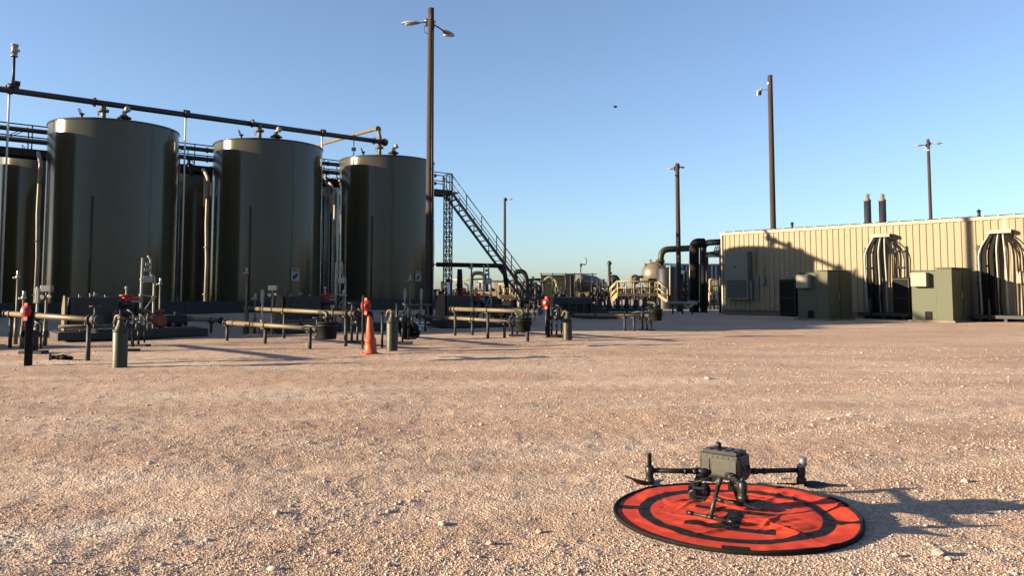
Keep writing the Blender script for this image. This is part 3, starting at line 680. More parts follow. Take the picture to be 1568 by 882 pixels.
# containment wall
def wall():
    off = -4.0
    a = TANKS[0] + PD * off - RD * 11; b = TANKS[2] + PD * (off + .6) + RD * 4.6; e = b + PD * 16; f_ = a + PD * 16
    o = root('containment_wall', a + UP * .4, 'low dark steel containment wall around the tanks', 'wall')
    t = MB()
    for p, q in ((a, b), (b, e), (e, f_)):
        n = int((q - p).length / 2.4)
        for k in range(n):
            u = p.lerp(q, k / n); v = p.lerp(q, (k + 1) / n); zt = .93; t.beam((u.x, u.y, zt / 2 + .15), (v.x, v.y, zt / 2 + .15), .05, .62)
    build('wall_panel', t, 'dark', o)
    t = MB()
    for p, q in ((a, b), (b, e), (e, f_)):
        n = int((q - p).length / 2.4)
        for k in range(n + 1):
            u = p.lerp(q, k / n); t.box((u.x, u.y, .6), (.1, .1, .72), rz=.69)
        t.beam((p.x, p.y, .94), (q.x, q.y, .94), .1, .05)
    build('wall_post', t, 'skid', o)
wall()

# ================================================================== FLOWLINE UNITS before the tanks
def post_to(mb, p, r=.05, n=8, top=None):
    z = gz(p.x, p.y) - .15; mb.tube((p.x, p.y, z), (p.x, p.y, p.z if top is None else top), r, n=n)
def rail(p0, p1, r, label, legs, name='flowline', valve=True):
    p0, p1 = Vector(p0), Vector(p1); o = root(name, (p0.x, p0.y, 0), label, 'pipe', 'raised flowlines on short legs before the tanks')
    d = (p1 - p0).normalized()
    t = MB(); t.tube(p0, p1, r, n=14); build('pipe_run', t, 'tan', o)
    for k, f_ in ((0, 1.6), (1, 1.6), (.33, 1.35)):
        t = MB(); t.flange(p0.lerp(p1, k), d, r * f_, .05, f_ > 1.5); build('flange', t, 'olive', o)
    for k in legs:
        q = p0.lerp(p1, k); t = MB(); zb = gz(q.x, q.y); t.tube((q.x, q.y, zb - .1), (q.x, q.y, q.z - r), .043, n=10); t.box((q.x, q.y, q.z - r - .02), (.16, .16, .03), rz=.6); t.torus(q, r + .012, .012, axis=d, n=14, m=6)
        build('leg', t, 'skid', o)
    if valve:
        q = p1 + d * .22; t = MB(); t.tube(p1, p1 + d * .45, r * .8, n=12); t.sph(q, r * 1.7, n=12); t.tube(q, q + UP * .25, .025, n=8); t.torus(q + UP * .26, .10, .014, n=16, m=6); t.flange(p1 + d * .45, d, r * 1.6, .04)
        t.tube(q - UP * .0, q - UP * .22, .03, n=8); t.box(q - UP * .22, (.09, .09, .09))
        build('valve', t, 'skid', o)
    return o
R1 = (G(10, 480, .82), G(139, 489, .82)); rail(*R1, .06, 'sunlit tan pipe on legs at the left edge, ending beside the nearest casing stub', (.07, .42, .985))
R2 = (G(374, 472, .815), G(533, 480, .815)); rail(*R2, .06, 'higher tan pipe on legs running across before the middle tank', (.04, .45, .985))
R3 = (G(346, 494, .49), G(478, 503, .49)); rail(*R3, .06, 'lower tan pipe on short legs in front of the middle tank', (.02, .5, .98))
R4 = (G(692, 473, .815), G(810, 477, .815)); rail(*R4, .06, 'higher tan pipe on legs right of the thick light pole', (.05, .5, .985))
R5 = (G(640, 484, .49), G(775, 492, .49)); rail(*R5, .06, 'lower tan pipe on short legs right of the thick light pole', (.1, .66, .985))
R6 = (G(878, 482, .53), G(984, 483, .55)); rail(*R6, .055, 'tan pipe on thin legs at the right end of the flowlines, past the last stub', (.75, .88))
R7 = (G(268, 487, .45), G(338, 491, .4)); rail(*R7, .07, 'short tan pipe lying low before the gap right of the left tank', (.1, .8), valve=False)

def stub(px, py, h, label, goose=True):
    p = G(px, py); o = root('casing_stub', (p.x, p.y, 0), label, 'casing stub', 'green casing stubs standing in the gravel')
    t = MB(); r = .13; t.lathe((p.x, p.y, 0), [(r, -.2), (r, h), (r * .93, h + .02), (0, h + .02)], n=22); t.flange((p.x, p.y, h + .03), (0, 0, 1), r * 1.06, .04); build('casing', t, 'olive', o)
    t = MB(); q = Vector((p.x, p.y, h + .04)); t.lathe(q, [(r * .9, 0), (r * .55, .1), (.05, .17), (.05, .2), (0, .2)], n=18)
    build('cap', t, 'olive', o)
    if goose:
        t = MB(); a = q + UP * .15; s = Vector((-.10, .03, 0)); t.pipe([a, a + UP * .10, a + UP * .12 + s, a - UP * .03 + s * 1.4], .03, n=10, bend=.06); t.flange(a + UP * .07, (0, 0, 1), .06, .03); build('gooseneck', t, 'tan', o)
    return o
stub(183, 561, .62, 'nearest green casing stub, before the left tank skid')
stub(600, 537, .62, 'green casing stub just right of the orange cone')
stub(869, 521, .50, 'green casing stub furthest right, before the flat grey equipment')

def marker(px, py, h, label, w=.085, disc=.13):
    p = G(px, py); o = root('marker_post', (p.x, p.y, 0), label, 'post', 'dark posts with red markers')
    t = MB(); t.box((p.x, p.y, h / 2 - .1), (w, w, h + .2), rz=.35); build('post', t, 'rubber', o, bevel=.006)
    v = Vector((-p.x, -p.y, 0)).normalized(); v = (v + Vector((-.7, 0, 0))).normalized(); c = Vector((p.x, p.y, h - disc * .7)) + v * (w * .75)
    t = MB(); t.lathe(c, [(0, .07), (disc * .45, .065), (disc * .5, .03), (disc, .02), (disc, 0), (0, 0)], n=20, axis=v); build('red_disc', t, 'red', o)
    t = MB(); t.lathe(c + v * .071, [(.04, 0), (.035, .02), (0, .03)], n=14, axis=v); build('hub', t, 'white', o)
    for dz, w2, h2 in ((-1.1, .08, .10), (1.05, .07, .07)):
        t = MB(); t.box(c + UP * disc * dz + v * .012, (w2, .02, h2), rz=atan2(v.y, v.x) + pi / 2); build('red_plate', t, 'red', o)
marker(43, 558, 1.08, 'thick dark post with a red disc at the left edge, beside the sunlit pipe', .12, .115)
marker(562, 533, 1.12, 'dark post with a red disc standing behind the orange cone', .07, .15)
marker(839, 517, 1.12, 'dark post with a red disc left of the third casing stub', .10, .13)
def upright(px, py, h, r, m, label, name='bare_post'):
    p = G(px, py); t = MB(); z = gz(p.x, p.y); t.tube((p.x, p.y, z - .1), (p.x, p.y, h), r, n=8); t.box((p.x, p.y, h), (r * 2.4, r * 2.4, .03))
    return single(name, t, m, (p.x, p.y, z), label, 'post')
upright(555, 534, 1.25, .025, 'wood', 'thin brown rod standing just left of the red disc post behind the cone')
upright(585, 533, .85, .03, 'dark', 'short dark leg between the orange cone and the second casing stub')
upright(836, 512, .9, .03, 'dark', 'thin dark leg touching the third red disc post')

def bucket(px, py, D, label):
    p = A(px, py, D); r = .195; o = root('drip_pot', p, label, 'pot', 'black pots hanging at the flowline ends')
    t = MB(); t.lathe(p - UP * .17, [(0, 0), (r * .86, 0), (r * .93, .03), (r, .30), (r * 1.06, .30), (r * 1.06, .335), (r * .97, .335), (r * .5, .345), (0, .35)], n=26); build('vessel', t, 'rubber', o)
    t = MB(); t.pipe([p + UP * .17, p + UP * .34, p + UP * .36 + Vector((-.2, .18, 0))], .04, n=10, bend=.08); t.flange(p + UP * .25, (0, 0, 1), .09, .04)
    t.pipe([p + UP * .17 + Vector((.1, 0, 0)), p + UP * .45 + Vector((.1, .0, 0))], .02, n=8); t.box(p + UP * .46 + Vector((.1, 0, 0)), (.08, .06, .07)); build('fitting', t, 'olive', o)
    t = MB(); t.pipe([p + UP * .05 + Vector((-.15, .1, 0)), p + UP * .08 + Vector((-.5, .35, 0)), p + UP * .02 + Vector((-.62, .5, 0))], .03, n=8, bend=.1); t.torus(p + UP * .1, .2, .012, n=24, m=6); build('hanger', t, 'dark', o)
bucket(501, 506, 15.4, 'black round pot at the end of the lower pipe before the middle tank')
bucket(801, 497, 19.2, 'black round pot left of the third red disc post')
bucket(1004, 482, 23.0, 'small black round pot at the right end of the flowlines')

def cone():
    p = G(568, 542); p.z = gz(p.x, p.y); o = root('traffic_cone', p, 'tall narrow orange traffic cone standing in the gravel', 'traffic cone')
    lean = Vector((-.05, 0, 1)).normalized()
    t = MB(); t.lathe(p, [(.165, 0), (.165, .03), (.135, .04), (.12, .28), (.125, .29), (.125, .34), (.10, .35), (.055, .76), (.045, .83), (.03, .835), (.0, .835)], n=28, axis=lean); build('cone_body', t, 'cone', o)
    t = MB(); t.box(p + UP * .012, (.36, .36, .03), rz=.5); build('base', t, 'cone', o, bevel=.01)
    t = MB(); t.tube(p + lean * .82, p + lean * .88, .02, n=10); build('top_knob', t, 'rubber', o)
cone()

# hose heap
def hoses():
    p = G(622, 520); o = root('hose_coil', (p.x, p.y, 0), 'heap of coiled black hose beside the second casing stub', 'hose')
    for k, (dx, dz, R_, ax) in enumerate(((0, .22, .20, (.5, -.8, .25)), (.1, .25, .22, (.3, -.9, .1)), (-.1, .36, .19, (.7, -.6, .4)), (-.22, .50, .17, (.2, -.7, .7)), (.2, .16, .15, (.1, -.8, .6)))):
        t = MB()
        for j in range(3): t.torus((p.x + dx + .03 * j, p.y + .05 * j, dz + .02 * j), R_ - .03 * j, .035, axis=ax, n=26)
        build('hose_loop', t, 'rubber', o)
    t = MB(); t.pipe([(p.x - .3, p.y, .62), (p.x - .1, p.y, .66), (p.x + .15, p.y, .52), (p.x + .3, p.y, .2)], .045, n=10, bend=.15); t.box((p.x - .2, p.y + .1, .45), (.3, .3, .35)); build('hose_end', t, 'rubber', o, bevel=.02)
    p = G(612, 512, 0); t = MB()
hoses()
# scrap
p = G(93, 552); z = gz(p.x, p.y); t = MB()
for (a, b, c, r) in ((-.16, 0, .05, .07), (-.05, .02, .05, .075), (.07, -.01, .045, .08), (.17, .01, .035, .065), (.02, .05, .08, .05)): t.sph((p.x + a, p.y + b, z + c), r, (1.2, .9, .62), n=10)
t.box((p.x - .2, p.y - .02, z + .05), (.04, .05, .12), rz=.6); single('rubber_scrap', t, 'rubber', (p.x, p.y, z), 'crumpled black rubber scrap lying under the left pipe', 'scrap')
t = MB(); t.box((p.x + .13, p.y, z + .11), (.09, .05, .03), rz=.3); single('white_rag', t, 'white', (p.x + .13, p.y, z + .1), 'little white rag on the black rubber scrap', 'rag')

# ---- pump skids, one per tank
def pump_skid(O, label, tall=True):
    o = root('pump_skid', O, label, 'pump skid', 'pump skids before the front tanks', rz=0)
    x, y = Vector((.8, .6, 0)), Vector((-.6, .8, 0)); rz = atan2(.6, .8)
    def P(a, b, c): return Vector(O) + x * a + y * b + UP * c
    t = MB()
    for b in (-.75, .75): t.box(P(1.7, b, .14), (3.9, .14, .22), rz=rz)
    for a in (-.2, 1.0, 2.3, 3.58): t.box(P(a, 0, .14), (.12, 1.4, .18), rz=rz)
    t.box(P(1.7, 0, .25), (3.8, 1.5, .02), rz=rz); build('base_frame', t, 'skid', o, bevel=.01)
    t = MB(); t.box(P(.72, .1, .76), (1.22, .55, .86), rz=rz)
    cb = build('drip_box', t, 'skid', o, bevel=.015)
    t = MB(); t.box(P(.72, -.178, .76), (1.1, .012, .05), rz=rz); t.box(P(.3, -.18, .9), (.03, .02, .4), rz=rz); build('seam_rib', t, 'skid', cb)
    t = MB(); t.prism([(-.30, -.35), (.30, -.35), (.30, .30), (.05, .62), (-.20, .62), (-.30, .45)], P(.02, .1, .62), y, UP, -x, .05); build('end_plate', t, 'tan', o)
    # valve with red wheel
    t = MB(); q = P(1.55, 0, 0); t.tube(q + UP * .25, q + UP * .9, .10, n=14); t.sph(q + UP * .78, .17, n=14); t.flange(q + UP * .55, (0, 0, 1), .2, .06); t.flange(q + UP * .98, (0, 0, 1), .2, .06); t.tube(q + UP * .78 - x * .3, q + UP * .78 + x * .35, .08, n=12); t.flange(q + UP * .78 - x * .28, x, .16, .05); t.flange(q + UP * .78 + x * .3, x, .16, .05); build('valve_body', t, 'skid', o)
    t = MB(); t.torus(q + UP * 1.24, .17, .024, n=22); t.box(q + UP * 1.24, (.34, .03, .03)); t.box(q + UP * 1.24, (.03, .34, .03)); t.tube(q + UP * 1.08, q + UP * 1.2, .13, .1, n=16); t.tube(q + UP * 1.14, q + UP * 1.14 + x * .34, .05, n=12); build('red_handwheel', t, 'red', o)
    t = MB(); t.tube(q + UP * .98, q + UP * 1.42, .025, n=8); t.sph(q + UP * 1.46, .05, n=10); build('stem', t, 'pale', o)
    # pump and motor
    t = MB(); q = P(2.45, -.15, .48); t.sph(q, .21, (1.1, .9, 1), n=16); t.tube(q - y * .25, q + y * .2, .14, n=14); t.flange(q + x * .2, x, .16, .05); t.tube(q, q + UP * .3, .07, n=12); t.flange(q + UP * .3, (0, 0, 1), .13, .05); build('pump_casing', t, 'rust', o)
    t = MB(); t.tube(q + x * .2, q + x * .75, .17, n=18); 
    for k in range(10): t.tube(q + x * (.24 + .05 * k), q + x * (.255 + .05 * k), .185, n=18)
    t.box(q + x * .5 + UP * .2, (.18, .16, .12), rz=rz); build('motor', t, 'skid', o)
    # small piping on deck
    t = MB(); t.pipe([P(-.2, -.5, .4), P(1.2, -.55, .4), P(1.2, -.2, .78), P(1.4, 0, .78)], .05, n=10); t.pipe([P(1.9, 0, .78), P(2.2, 0, .78), P(2.2, .3, .5), P(3.5, .35, .5)], .055, n=10); t.flange(P(.5, -.52, .4), x, .09, .04); t.flange(P(3.0, .34, .5), x, .1, .04); build('deck_piping', t, 'tan', o)
    t = MB()
    for (a, b, c) in ((.35, .1, 1.24), (.6, -.05, 1.27), (.75, .2, 1.3), (1.0, .05, 1.22), (1.3, -.3, .62), (1.75, -.35, .55), (2.0, -.3, .7), (2.75, -.35, .4), (1.15, -.5, .55), (.9, -.55, .33), (.3, -.6, .33), (3.0, -.5, .36)):
        t = MB(); t.tube(P(a, b, c), P(a, b, c + .02) + x * .02, .03, n=10); t.tube(P(a, b, c - .1), P(a, b, c), .012, n=6); t.sph(P(a + .04, b, c - .03), .035, n=8); build('gauge', t, 'galv', o)
    if tall:
        t = MB(); q0 = P(1.98, .1, 0); q1 = P(2.32, .1, 0)
        t.pipe([q0 + UP * .25, q0 + UP * 1.4 - x * .01, q0 + UP * 2.35], .034, n=10); t.pipe([q1 + UP * .25 + x * .02, q1 + UP * .55, q1 + UP * 1.2, q1 + UP * 1.78, q1 - x * .10 + UP * 1.86], .034, n=10, bend=.06)
        t.pipe([q1 - x * .1 + UP * 1.86, q1 - x * .12 + UP * 2.3, q1 - x * .2 + UP * 2.42], .03, n=10, bend=.05); t.flange(q0 + UP * 1.7, (0, 0, 1), .06, .05, False); t.flange(q0 + UP * 1.25, (0, 0, 1), .07, .06, False); t.flange(q1 + UP * 1.2, (0, 0, 1), .07, .06, False)
        t.tube(q0 + UP * 1.25, q1 + UP * 1.2, .02, n=8); t.pipe([q1 + UP * 1.2, P(2.1, .1, .85), q0 + UP * .7], .013, n=6); build('sample_loop', t, 'pale', o)
        for c_, d_ in ((q0 + x * .17 + UP * 1.72, (.24, .12, .2)), (q0 + x * .14 + UP * 2.16, (.1, .1, .1)), (P(1.8, .05, 1.12), (.24, .14, .17)), (q0 + x * .12 + UP * 2.0, (.12, .1, .1))):
            t = MB(); t.box(c_, d_, rz=rz); build('transmitter', t, 'galv', o, bevel=.012)
    return o
U1 = Vector((-12.45, 21.9, 0)); ps = pump_skid(U1, 'pump skid with an orange pump and red handwheel before the left tank')
dup(ps, Vector((-7.55, 25.6, 0)), 'pump skid with a red handwheel before the middle tank, behind the two tan pipes')
dup(ps, Vector((-2.62, 29.3, 0)), 'pump skid with a tan end plate just right of the thick light pole')

dup(ps, Vector((-16.9, 17.6, 0)), 'unseen pump skid just beyond the left frame edge, added to cast shade towards the first rail')  # unseen copy, added to throw shade on the ground by the left pipe
# small meter stands
def meter_stand(px, top_y, D, label, style=0, w=.03):
    p = A(px, top_y, D); z = gz(p.x, p.y); o = root('meter_stand', (p.x, p.y, z), label, 'meter stand', 'slim meter stands among the flowlines')
    t = MB(); t.tube((p.x, p.y, z - .1), (p.x, p.y, p.z), w, n=8); t.tube((p.x, p.y, z), (p.x, p.y, z + (p.z - z) * .4), w * 1.8, n=10); build('pole', t, 'tan' if style != 2 else 'pale', o)
    t = MB()
    if style == 0: t.sph((p.x, p.y, p.z - .12), w * 2, n=10); t.box((p.x - .04, p.y, p.z - .14), (.16, .06, .05)); t.tube((p.x, p.y, p.z - .1), (p.x, p.y, p.z + .04), w * 1.3, n=8)
    elif style == 1: t.box((p.x, p.y, p.z - .08), (.26, .14, .16)); t.tube((p.x - .08, p.y - .02, p.z - .3), (p.x - .08, p.y - .06, p.z - .3), .06, n=12); t.tube((p.x + .1, p.y - .02, p.z - .28), (p.x + .1, p.y - .06, p.z - .28), .05, n=12)
    else: t.box((p.x, p.y, p.z - .1), (.09, .09, .36)); t.sph((p.x, p.y, p.z + .09), .05, n=10)
    build('meter_head', t, 'galv', o, bevel=.008)
for a in ((28, 417, 20.5, 'tallest slim tan stand at the left edge, behind the red disc post', 0), (72, 437, 20, 'stand with a square meter box left of the first pump skid', 1),
          (58, 447, 19.5, 'short pale stand just right of the first red disc post', 2), (37, 448, 19, 'short thin stand touching the first red disc post', 0),
          (246, 428, 23.5, 'slim stand right of the orange pump', 0), (378, 412, 24.5, 'tall slim stand at the left end of the higher middle pipe', 0),
          (418, 437, 24.5, 'stand with a square meter box left of the second pump skid', 1), (402, 450, 24, 'short pale stand between the slim stand and the meter box', 2),
          (391, 451, 24.8, 'short tan stand right behind the higher middle pipe', 0), (526, 446, 25.8, 'short slim stand right of the second pump skid', 0),
          (628, 423, 28, 'slim tan stand left of the thick light pole', 0), (620, 447, 28, 'short white stand left of the thick light pole', 2),
          (645, 447, 28.5, 'short pale meter stand touching the thick light pole', 2), (722, 405, 29.5, 'tall slim stand behind the pipes right of the thick light pole', 0)):
    meter_stand(*a)
# low frame left of the thick pole
o = root('pipe_frame', G(640, 505), 'low brown pipe frame with white fittings left of the thick light pole', 'frame')
t = MB(); D = 27.5
for a, b in (((622, 467), (660, 467)), ((622, 483), (660, 484))): t.tube(A(*a, D), A(*b, D), .03, n=8)
for x_ in (624, 643, 655): t.tube(A(x_, 467, D), A(x_, 492, D), .028, n=8)
build('frame', t, 'tan', o)
t = MB()
for x_, y_ in ((634, 495), (651, 494), (643, 499)): q = A(x_, y_, D); t.box(q, (.28, .1, .05), rz=.2); t.sph(q - UP * .12, .07, n=8)
build('fitting', t, 'white', o)
# low pallet of parts by the second unit
o = root('small_pallet', G(395, 512), 'low tan pallet with pale fittings lying before the middle tank', 'pallet')
t = MB(); q = G(398, 511); q.z = gz(q.x, q.y)
for k in range(4): t.box(q + Vector((.0, .12 * k, .2)), (1.1, .09, .03), rz=.1)
for k in (-1, 0, 1): t.box(q + Vector((.5 * k, .18, .09)), (.08, .5, .18), rz=.1)
build('boards', t, 'tan', o)
t = MB()
for k in range(5): t.sph(q + Vector((-.9 + .5 * k, .1, .3 + .04 * (k % 2))), .06, n=8); 
t.tube(q + Vector((-1.2, .1, .3)), q + Vector((1.0, .1, .28)), .03, n=8)
build('fitting', t, 'pale', o)

# ================================================================== LIGHT POLES
def pole(px, ytop, D, r0, r1, label, top_px=None):
    p = A(px, ytop, D); z = gz(p.x, p.y) if D < 60 else 0
    o = root('light_pole', (p.x, p.y, z), label, 'light pole', 'wooden light poles')
    t = MB(); n = 16; H = p.z; pr = [(r0 + (r1 - r0) * k / 12, z - .2 + (H - z + .2) * k / 12) for k in range(13)]; t.lathe((p.x, p.y, 0), pr + [(0, H + .01)], n=n); build('pole', t, 'wood', o)
    return o, Vector((p.x, p.y, H))
def lamp(o, P, d, L, s=1.0):
    d = Vector(d).normalized(); R = Matrix((d, UP.cross(d), UP)).transposed()
    t = MB(); t.pipe([P + d * .1, P + d * L * .5 + UP * .02, P + d * L + UP * .0], .03 * s, n=8, bend=.2); t.box(P + d * .16, (.1, .1, .3), R=R); ar = build('lamp_arm', t, 'dark', o)
    c = P + d * (L + .42 * s); vs = []
    t = MB(); prof = [(-.42, .05), (-.34, .11), (-.15, .17), (.1, .18), (.3, .14), (.4, .07), (.44, .01)]
    for a, w in prof: vs += [c + R @ Vector((a * s, w * s * cos(b), .10 * s * (w / .18) * max(sin(b), -.35))) for b in [2 * pi * k / 14 for k in range(14)]]
    t.add(vs, [(k * 14 + i, k * 14 + (i + 1) % 14, (k + 1) * 14 + (i + 1) % 14, (k + 1) * 14 + i) for k in range(6) for i in range(14)], True); t.f.append(tuple(range(14))); t.sm.append(False)
    hd = build('lamp_head', t, 'pale', o)
    t = MB(); t.sph(c + R @ Vector((.05 * s, 0, -.045 * s)), .2 * s, (1.25, .62, .28), n=14); build('lens', t, 'lens', hd)
o, P = pole(660, 12, 31, .165, .125, 'thick brown wooden light pole with two lamp heads beside the right front tank')
lamp(o, P - UP * .58, (-1, .12, 0), .45, .9); lamp(o, P - UP * .62, (.42, .9, 0), 1.0, 1.0)
t = MB(); q = P - UP * .75; t.pipe([q + Vector((-.12, 0, .15)), q + Vector((-.28, 0, -.05)), q + Vector((-.26, 0, -.25)), q + Vector((-.12, 0, -.3))], .014, n=6, bend=.1); build('cable_loop', t, 'dark', o)
t = MB(); q = P - UP * .35; t.box(q + Vector((-.02, -.14, -.05)), (.06, .05, .2)); t.tube(q + Vector((-.25, 0, -.15)), q + Vector((.2, 0, -.2)), .03, n=8); build('bracket', t, 'galv', o)
t = MB(); t.tube((P.x + .1, P.y - .15, .3), (P.x + .08, P.y - .13, P.z - 1.0), .022, n=8)
for k in range(9): t.box((P.x + .1, P.y - .15, 1 + k * 1.3), (.07, .05, .03))
build('conduit', t, 'dark', o)
o, P = pole(1179, 115, 50, .19, .155, 'brown wooden pole rising behind the beige building with one small floodlight')
q = P + Vector((-.72, 0, -1.05)); t = MB(); t.tube(P + Vector((-.12, 0, -.95)), q + UP * .1, .018, n=6); t.tube(P + Vector((-.15, 0, -.5)), q + UP * .1, .012, n=6); build('lamp_arm', t, 'pale', o)
t = MB(); t.box(q + Vector((.02, 0, -.05)), (.22, .2, .26), rz=.3); t.box(q + Vector((-.12, -.05, -.15)), (.07, .16, .34), rz=.3); t.box(q + Vector((.14, 0, .12)), (.12, .12, .14)); build('floodlight', t, 'pale', o, bevel=.02)
t = MB(); t.box(q + Vector((.02, -.11, -.17)), (.13, .05, .22), rz=.3); build('lens', t, 'glass', o)
t = MB(); t.sph(P + Vector((-.15, -.08, -.55)), .08, n=10); build('insulator', t, 'white', o)
o, P = pole(1037, 250, 50, .17, .13, 'brown wooden light pole standing before the domed vessel')
lamp(o, P - UP * .32, (-1, .25, 0), .12, .62); lamp(o, P - UP * .2, (1, .9, .0), .25, .62)
t = MB(); t.box(P + Vector((-.05, -.15, -.8)), (.3, .08, .05)); build('bracket', t, 'dark', o)
o, P = pole(1421, 213, 72, .17, .13, 'wooden light pole with two opposed lamp heads far behind the beige building')
lamp(o, P - UP * .55, (-1, .15, 0), .35, 1.0); lamp(o, P - UP * .42, (1, -.25, .0), .35, 1.0)
t = MB(); t.sph(P + Vector((-.08, -.16, -1.05)), .1, (1.6, 1, .7), n=10); t.tube(P + Vector((-.5, 0, -1.0)), P + Vector((.3, 0, -.7)), .02, n=6); build('insulator', t, 'white', o)
o, P = pole(773, 303, 75, .15, .11, 'thin light pole with one lamp behind the foot of the stairs')
lamp(o, P - UP * .15, (1, -.1, 0), .25, .62)

# ================================================================== THE BEIGE BUILDING
BO = G(1107, 481); BD = (G(1568, 493) - BO); BD.z = 0; BD.normalize(); BN = Vector((BD.y, -BD.x, 0)); BN = -BN if BN.y > 0 else BN
BZ = .28; BT = 4.68; brz = atan2(BD.y, BD.x)
def B(s, n, z): return Vector((BO.x, BO.y, 0)) + BD * s + BN * n + UP * z
def bpix(px, py, n=0):
    u, y, w = ray(px, py); C0 = Vector((0, 0, HC)); d = Vector((u, y, w)); q = B(0, n, 0); t = (q - C0).dot(BN) / d.dot(BN); P_ = C0 + d * t
    return (P_ - q).dot(BD), P_.z
def building():
    o = root('metal_building', B(0, 0, 0), 'long beige ribbed metal building on a skid base at the right', 'building')
    LB = bpix(1546, 440)[0]; LT = 22.0; dep = 4.2
    def ribbed(s0, s1, n, name='wall'):
        t = MB(); k = 0; pts = []; s = s0; pitch = .305
        while s < s1 - .001:
            for ds, dn in ((0, 0), (.13, 0), (.165, .038), (.235, .038), (.27, 0)):
                if s + ds <= s1: pts.append((s + ds, n + dn))
            s += pitch
        pts.append((s1, n)); vs = []
        for a, b in pts: vs += [B(a, b, BZ), B(a, b, BT)]
        t.add(vs, [(2 * i, 2 * i + 2, 2 * i + 3, 2 * i + 1) for i in range(len(pts) - 1)]); build(name, t, 'wall', o)
    ribbed(0, LB, 0); ribbed(LB + .12, LT, .16)
    t = MB()
    for s in (0, LT): t.box(B(s, -dep / 2, (BZ + BT) / 2), (.06, dep, BT - BZ), rz=brz)
    t.box(B(LT / 2, -dep, (BZ + BT) / 2), (LT, .06, BT - BZ), rz=brz); t.box(B(LB + .06, .08, (BZ + BT) / 2), (.12, .2, BT - BZ), rz=brz); build('side_wall', t, 'wall', o)
    t = MB(); vs = [B(-.06, .12, BT + .05), B(LT, .12, BT + .05), B(LT, -dep / 2, BT + .22), B(-.06, -dep / 2, BT + .22), B(-.06, -dep - .1, BT + .05), B(LT, -dep - .1, BT + .05)]
    lo = [v - UP * .05 for v in vs]; t.add(vs + lo, [(0, 1, 2, 3), (3, 2, 5, 4), (7, 6, 9, 8), (8, 9, 10, 11), (0, 6, 7, 1), (4, 5, 11, 10), (0, 3, 9, 6), (3, 4, 10, 9), (1, 7, 8, 2), (2, 8, 11, 5)])
    s = .3
    while s < LT: t.beam(B(s, .13, BT + .075), B(s, -dep / 2, BT + .245), .05, .045); s += .61
    rf = build('roof', t, 'trim', o)
    for px, py in ((1213, 346), (1499, 326)):
        s, _ = bpix(px, py, -1.2); t = MB(); t.tube(B(s, -1.2, BT + .1), B(s, -1.2, BT + .42), .07, n=10); t.lathe(B(s, -1.2, BT + .42), [(.12, 0), (0, .12)], n=12); build('roof_vent', t, 'dark', rf)
    t = MB(); t.box(B(LB / 2, .055, BT - .03), (LB, .06, .14), rz=brz); t.box(B((LB + LT) / 2, .22, BT - .03), (LT - LB, .06, .14), rz=brz); build('eave_trim', t, 'trim', o)
    t = MB(); t.box(B(.03, .05, (BT + BZ) / 2), (.09, .06, BT - BZ - .2), rz=brz); t.box(B(LB - .08, .06, (BT + BZ) / 2), (.14, .07, BT - BZ - .2), rz=brz); build('corner_trim', t, 'trim', o)
    t = MB(); t.box(B(LT / 2, -dep / 2 + .0, .15), (LT, dep + .12, .26), rz=brz); t.box(B(LT / 2, .1, .27), (LT, .16, .06), rz=brz); t.box(B(LT / 2, .1, .05), (LT, .16, .05), rz=brz); build('skid_base', t, 'baseb', o)
    return LB
LB = building()
# wall mounted air conditioner
def ac():
    s0, z1 = bpix(1110, 386, .45); s1, z0 = bpix(1146, 459, .45); w = s1 - s0; h = z1 - z0; sc = (s0 + s1) / 2
    o = root('air_conditioner', B(sc, 0, z0), 'tall grey-green wall air conditioner at the left end of the beige building', 'air conditioner')
    t = MB(); t.box(B(sc, .25, (z0 + z1) / 2), (w, .42, h), rz=brz); cb = build('cabinet', t, 'acgrey', o, bevel=.012)
    t = MB(); t.box(B(sc, .47, z1 - h * .27), (w * .94, .02, h * .5), rz=brz); build('upper_panel', t, 'acgrey', o, bevel=.006)
    t = MB(); k = 0
    for k in range(16): t.box(B(sc, .475, z0 + h * .06 + k * h * .021), (w * .84, .03, h * .009), rz=brz)
    build('louvre_grille', t, 'acgrey', o)
    t = MB(); t.box(B(sc, .463, z0 + h * .22), (w * .86, .006, h * .36), rz=brz); build('grille_backing', t, 'dark', o)
    t = MB(); t.box(B(sc - .05, .483, z1 - h * .32), (.12, .01, .1), rz=brz); build('badge', t, 'dark', o)
    t = MB(); t.box(B(s1 + .28, .06, z1 - h * .3), (.06, .06, h * .72), rz=brz); t.box(B(s1 + .28, .06, z0 + h * .25), (.34, .1, h * .5), rz=brz); t.box(B(s1 + .1, .2, z0 + h * .2), (.12, .3, h * .4), rz=brz); build('side_channel', t, 'acgrey', o)
    sx, zx = bpix(1168, 431, .12)
    v = root('switch_box', B(sx, .1, zx), 'small grey switch box with conduit on the shaded end of the beige wall', 'switch box')
    t = MB(); t.box(B(sx, .12, zx), (.28, .14, .42), rz=brz); build('box', t, 'acgrey', v, bevel=.01)
    t = MB(); t.tube(B(sx + .08, .08, zx + .2), B(sx + .08, .08, zx + 1.45), .018, n=8); t.tube(B(sx, .08, zx + .12), B(s1 + .1, .08, zx + .14), .018, n=8); build('conduit', t, 'galv', v)
ac()
sx, zx = bpix(1564, 425, .4); o = root('switch_box', B(sx, .3, zx), 'pale junction box on the wall at the right frame edge', 'switch box')
t = MB(); t.box(B(sx + .1, .32, zx), (.55, .2, .55), rz=brz); build('box', t, 'label', o, bevel=.01); t = MB(); t.box(B(sx + .1, .43, zx), (.45, .02, .45), rz=brz); build('lid', t, 'label', o, bevel=.01)

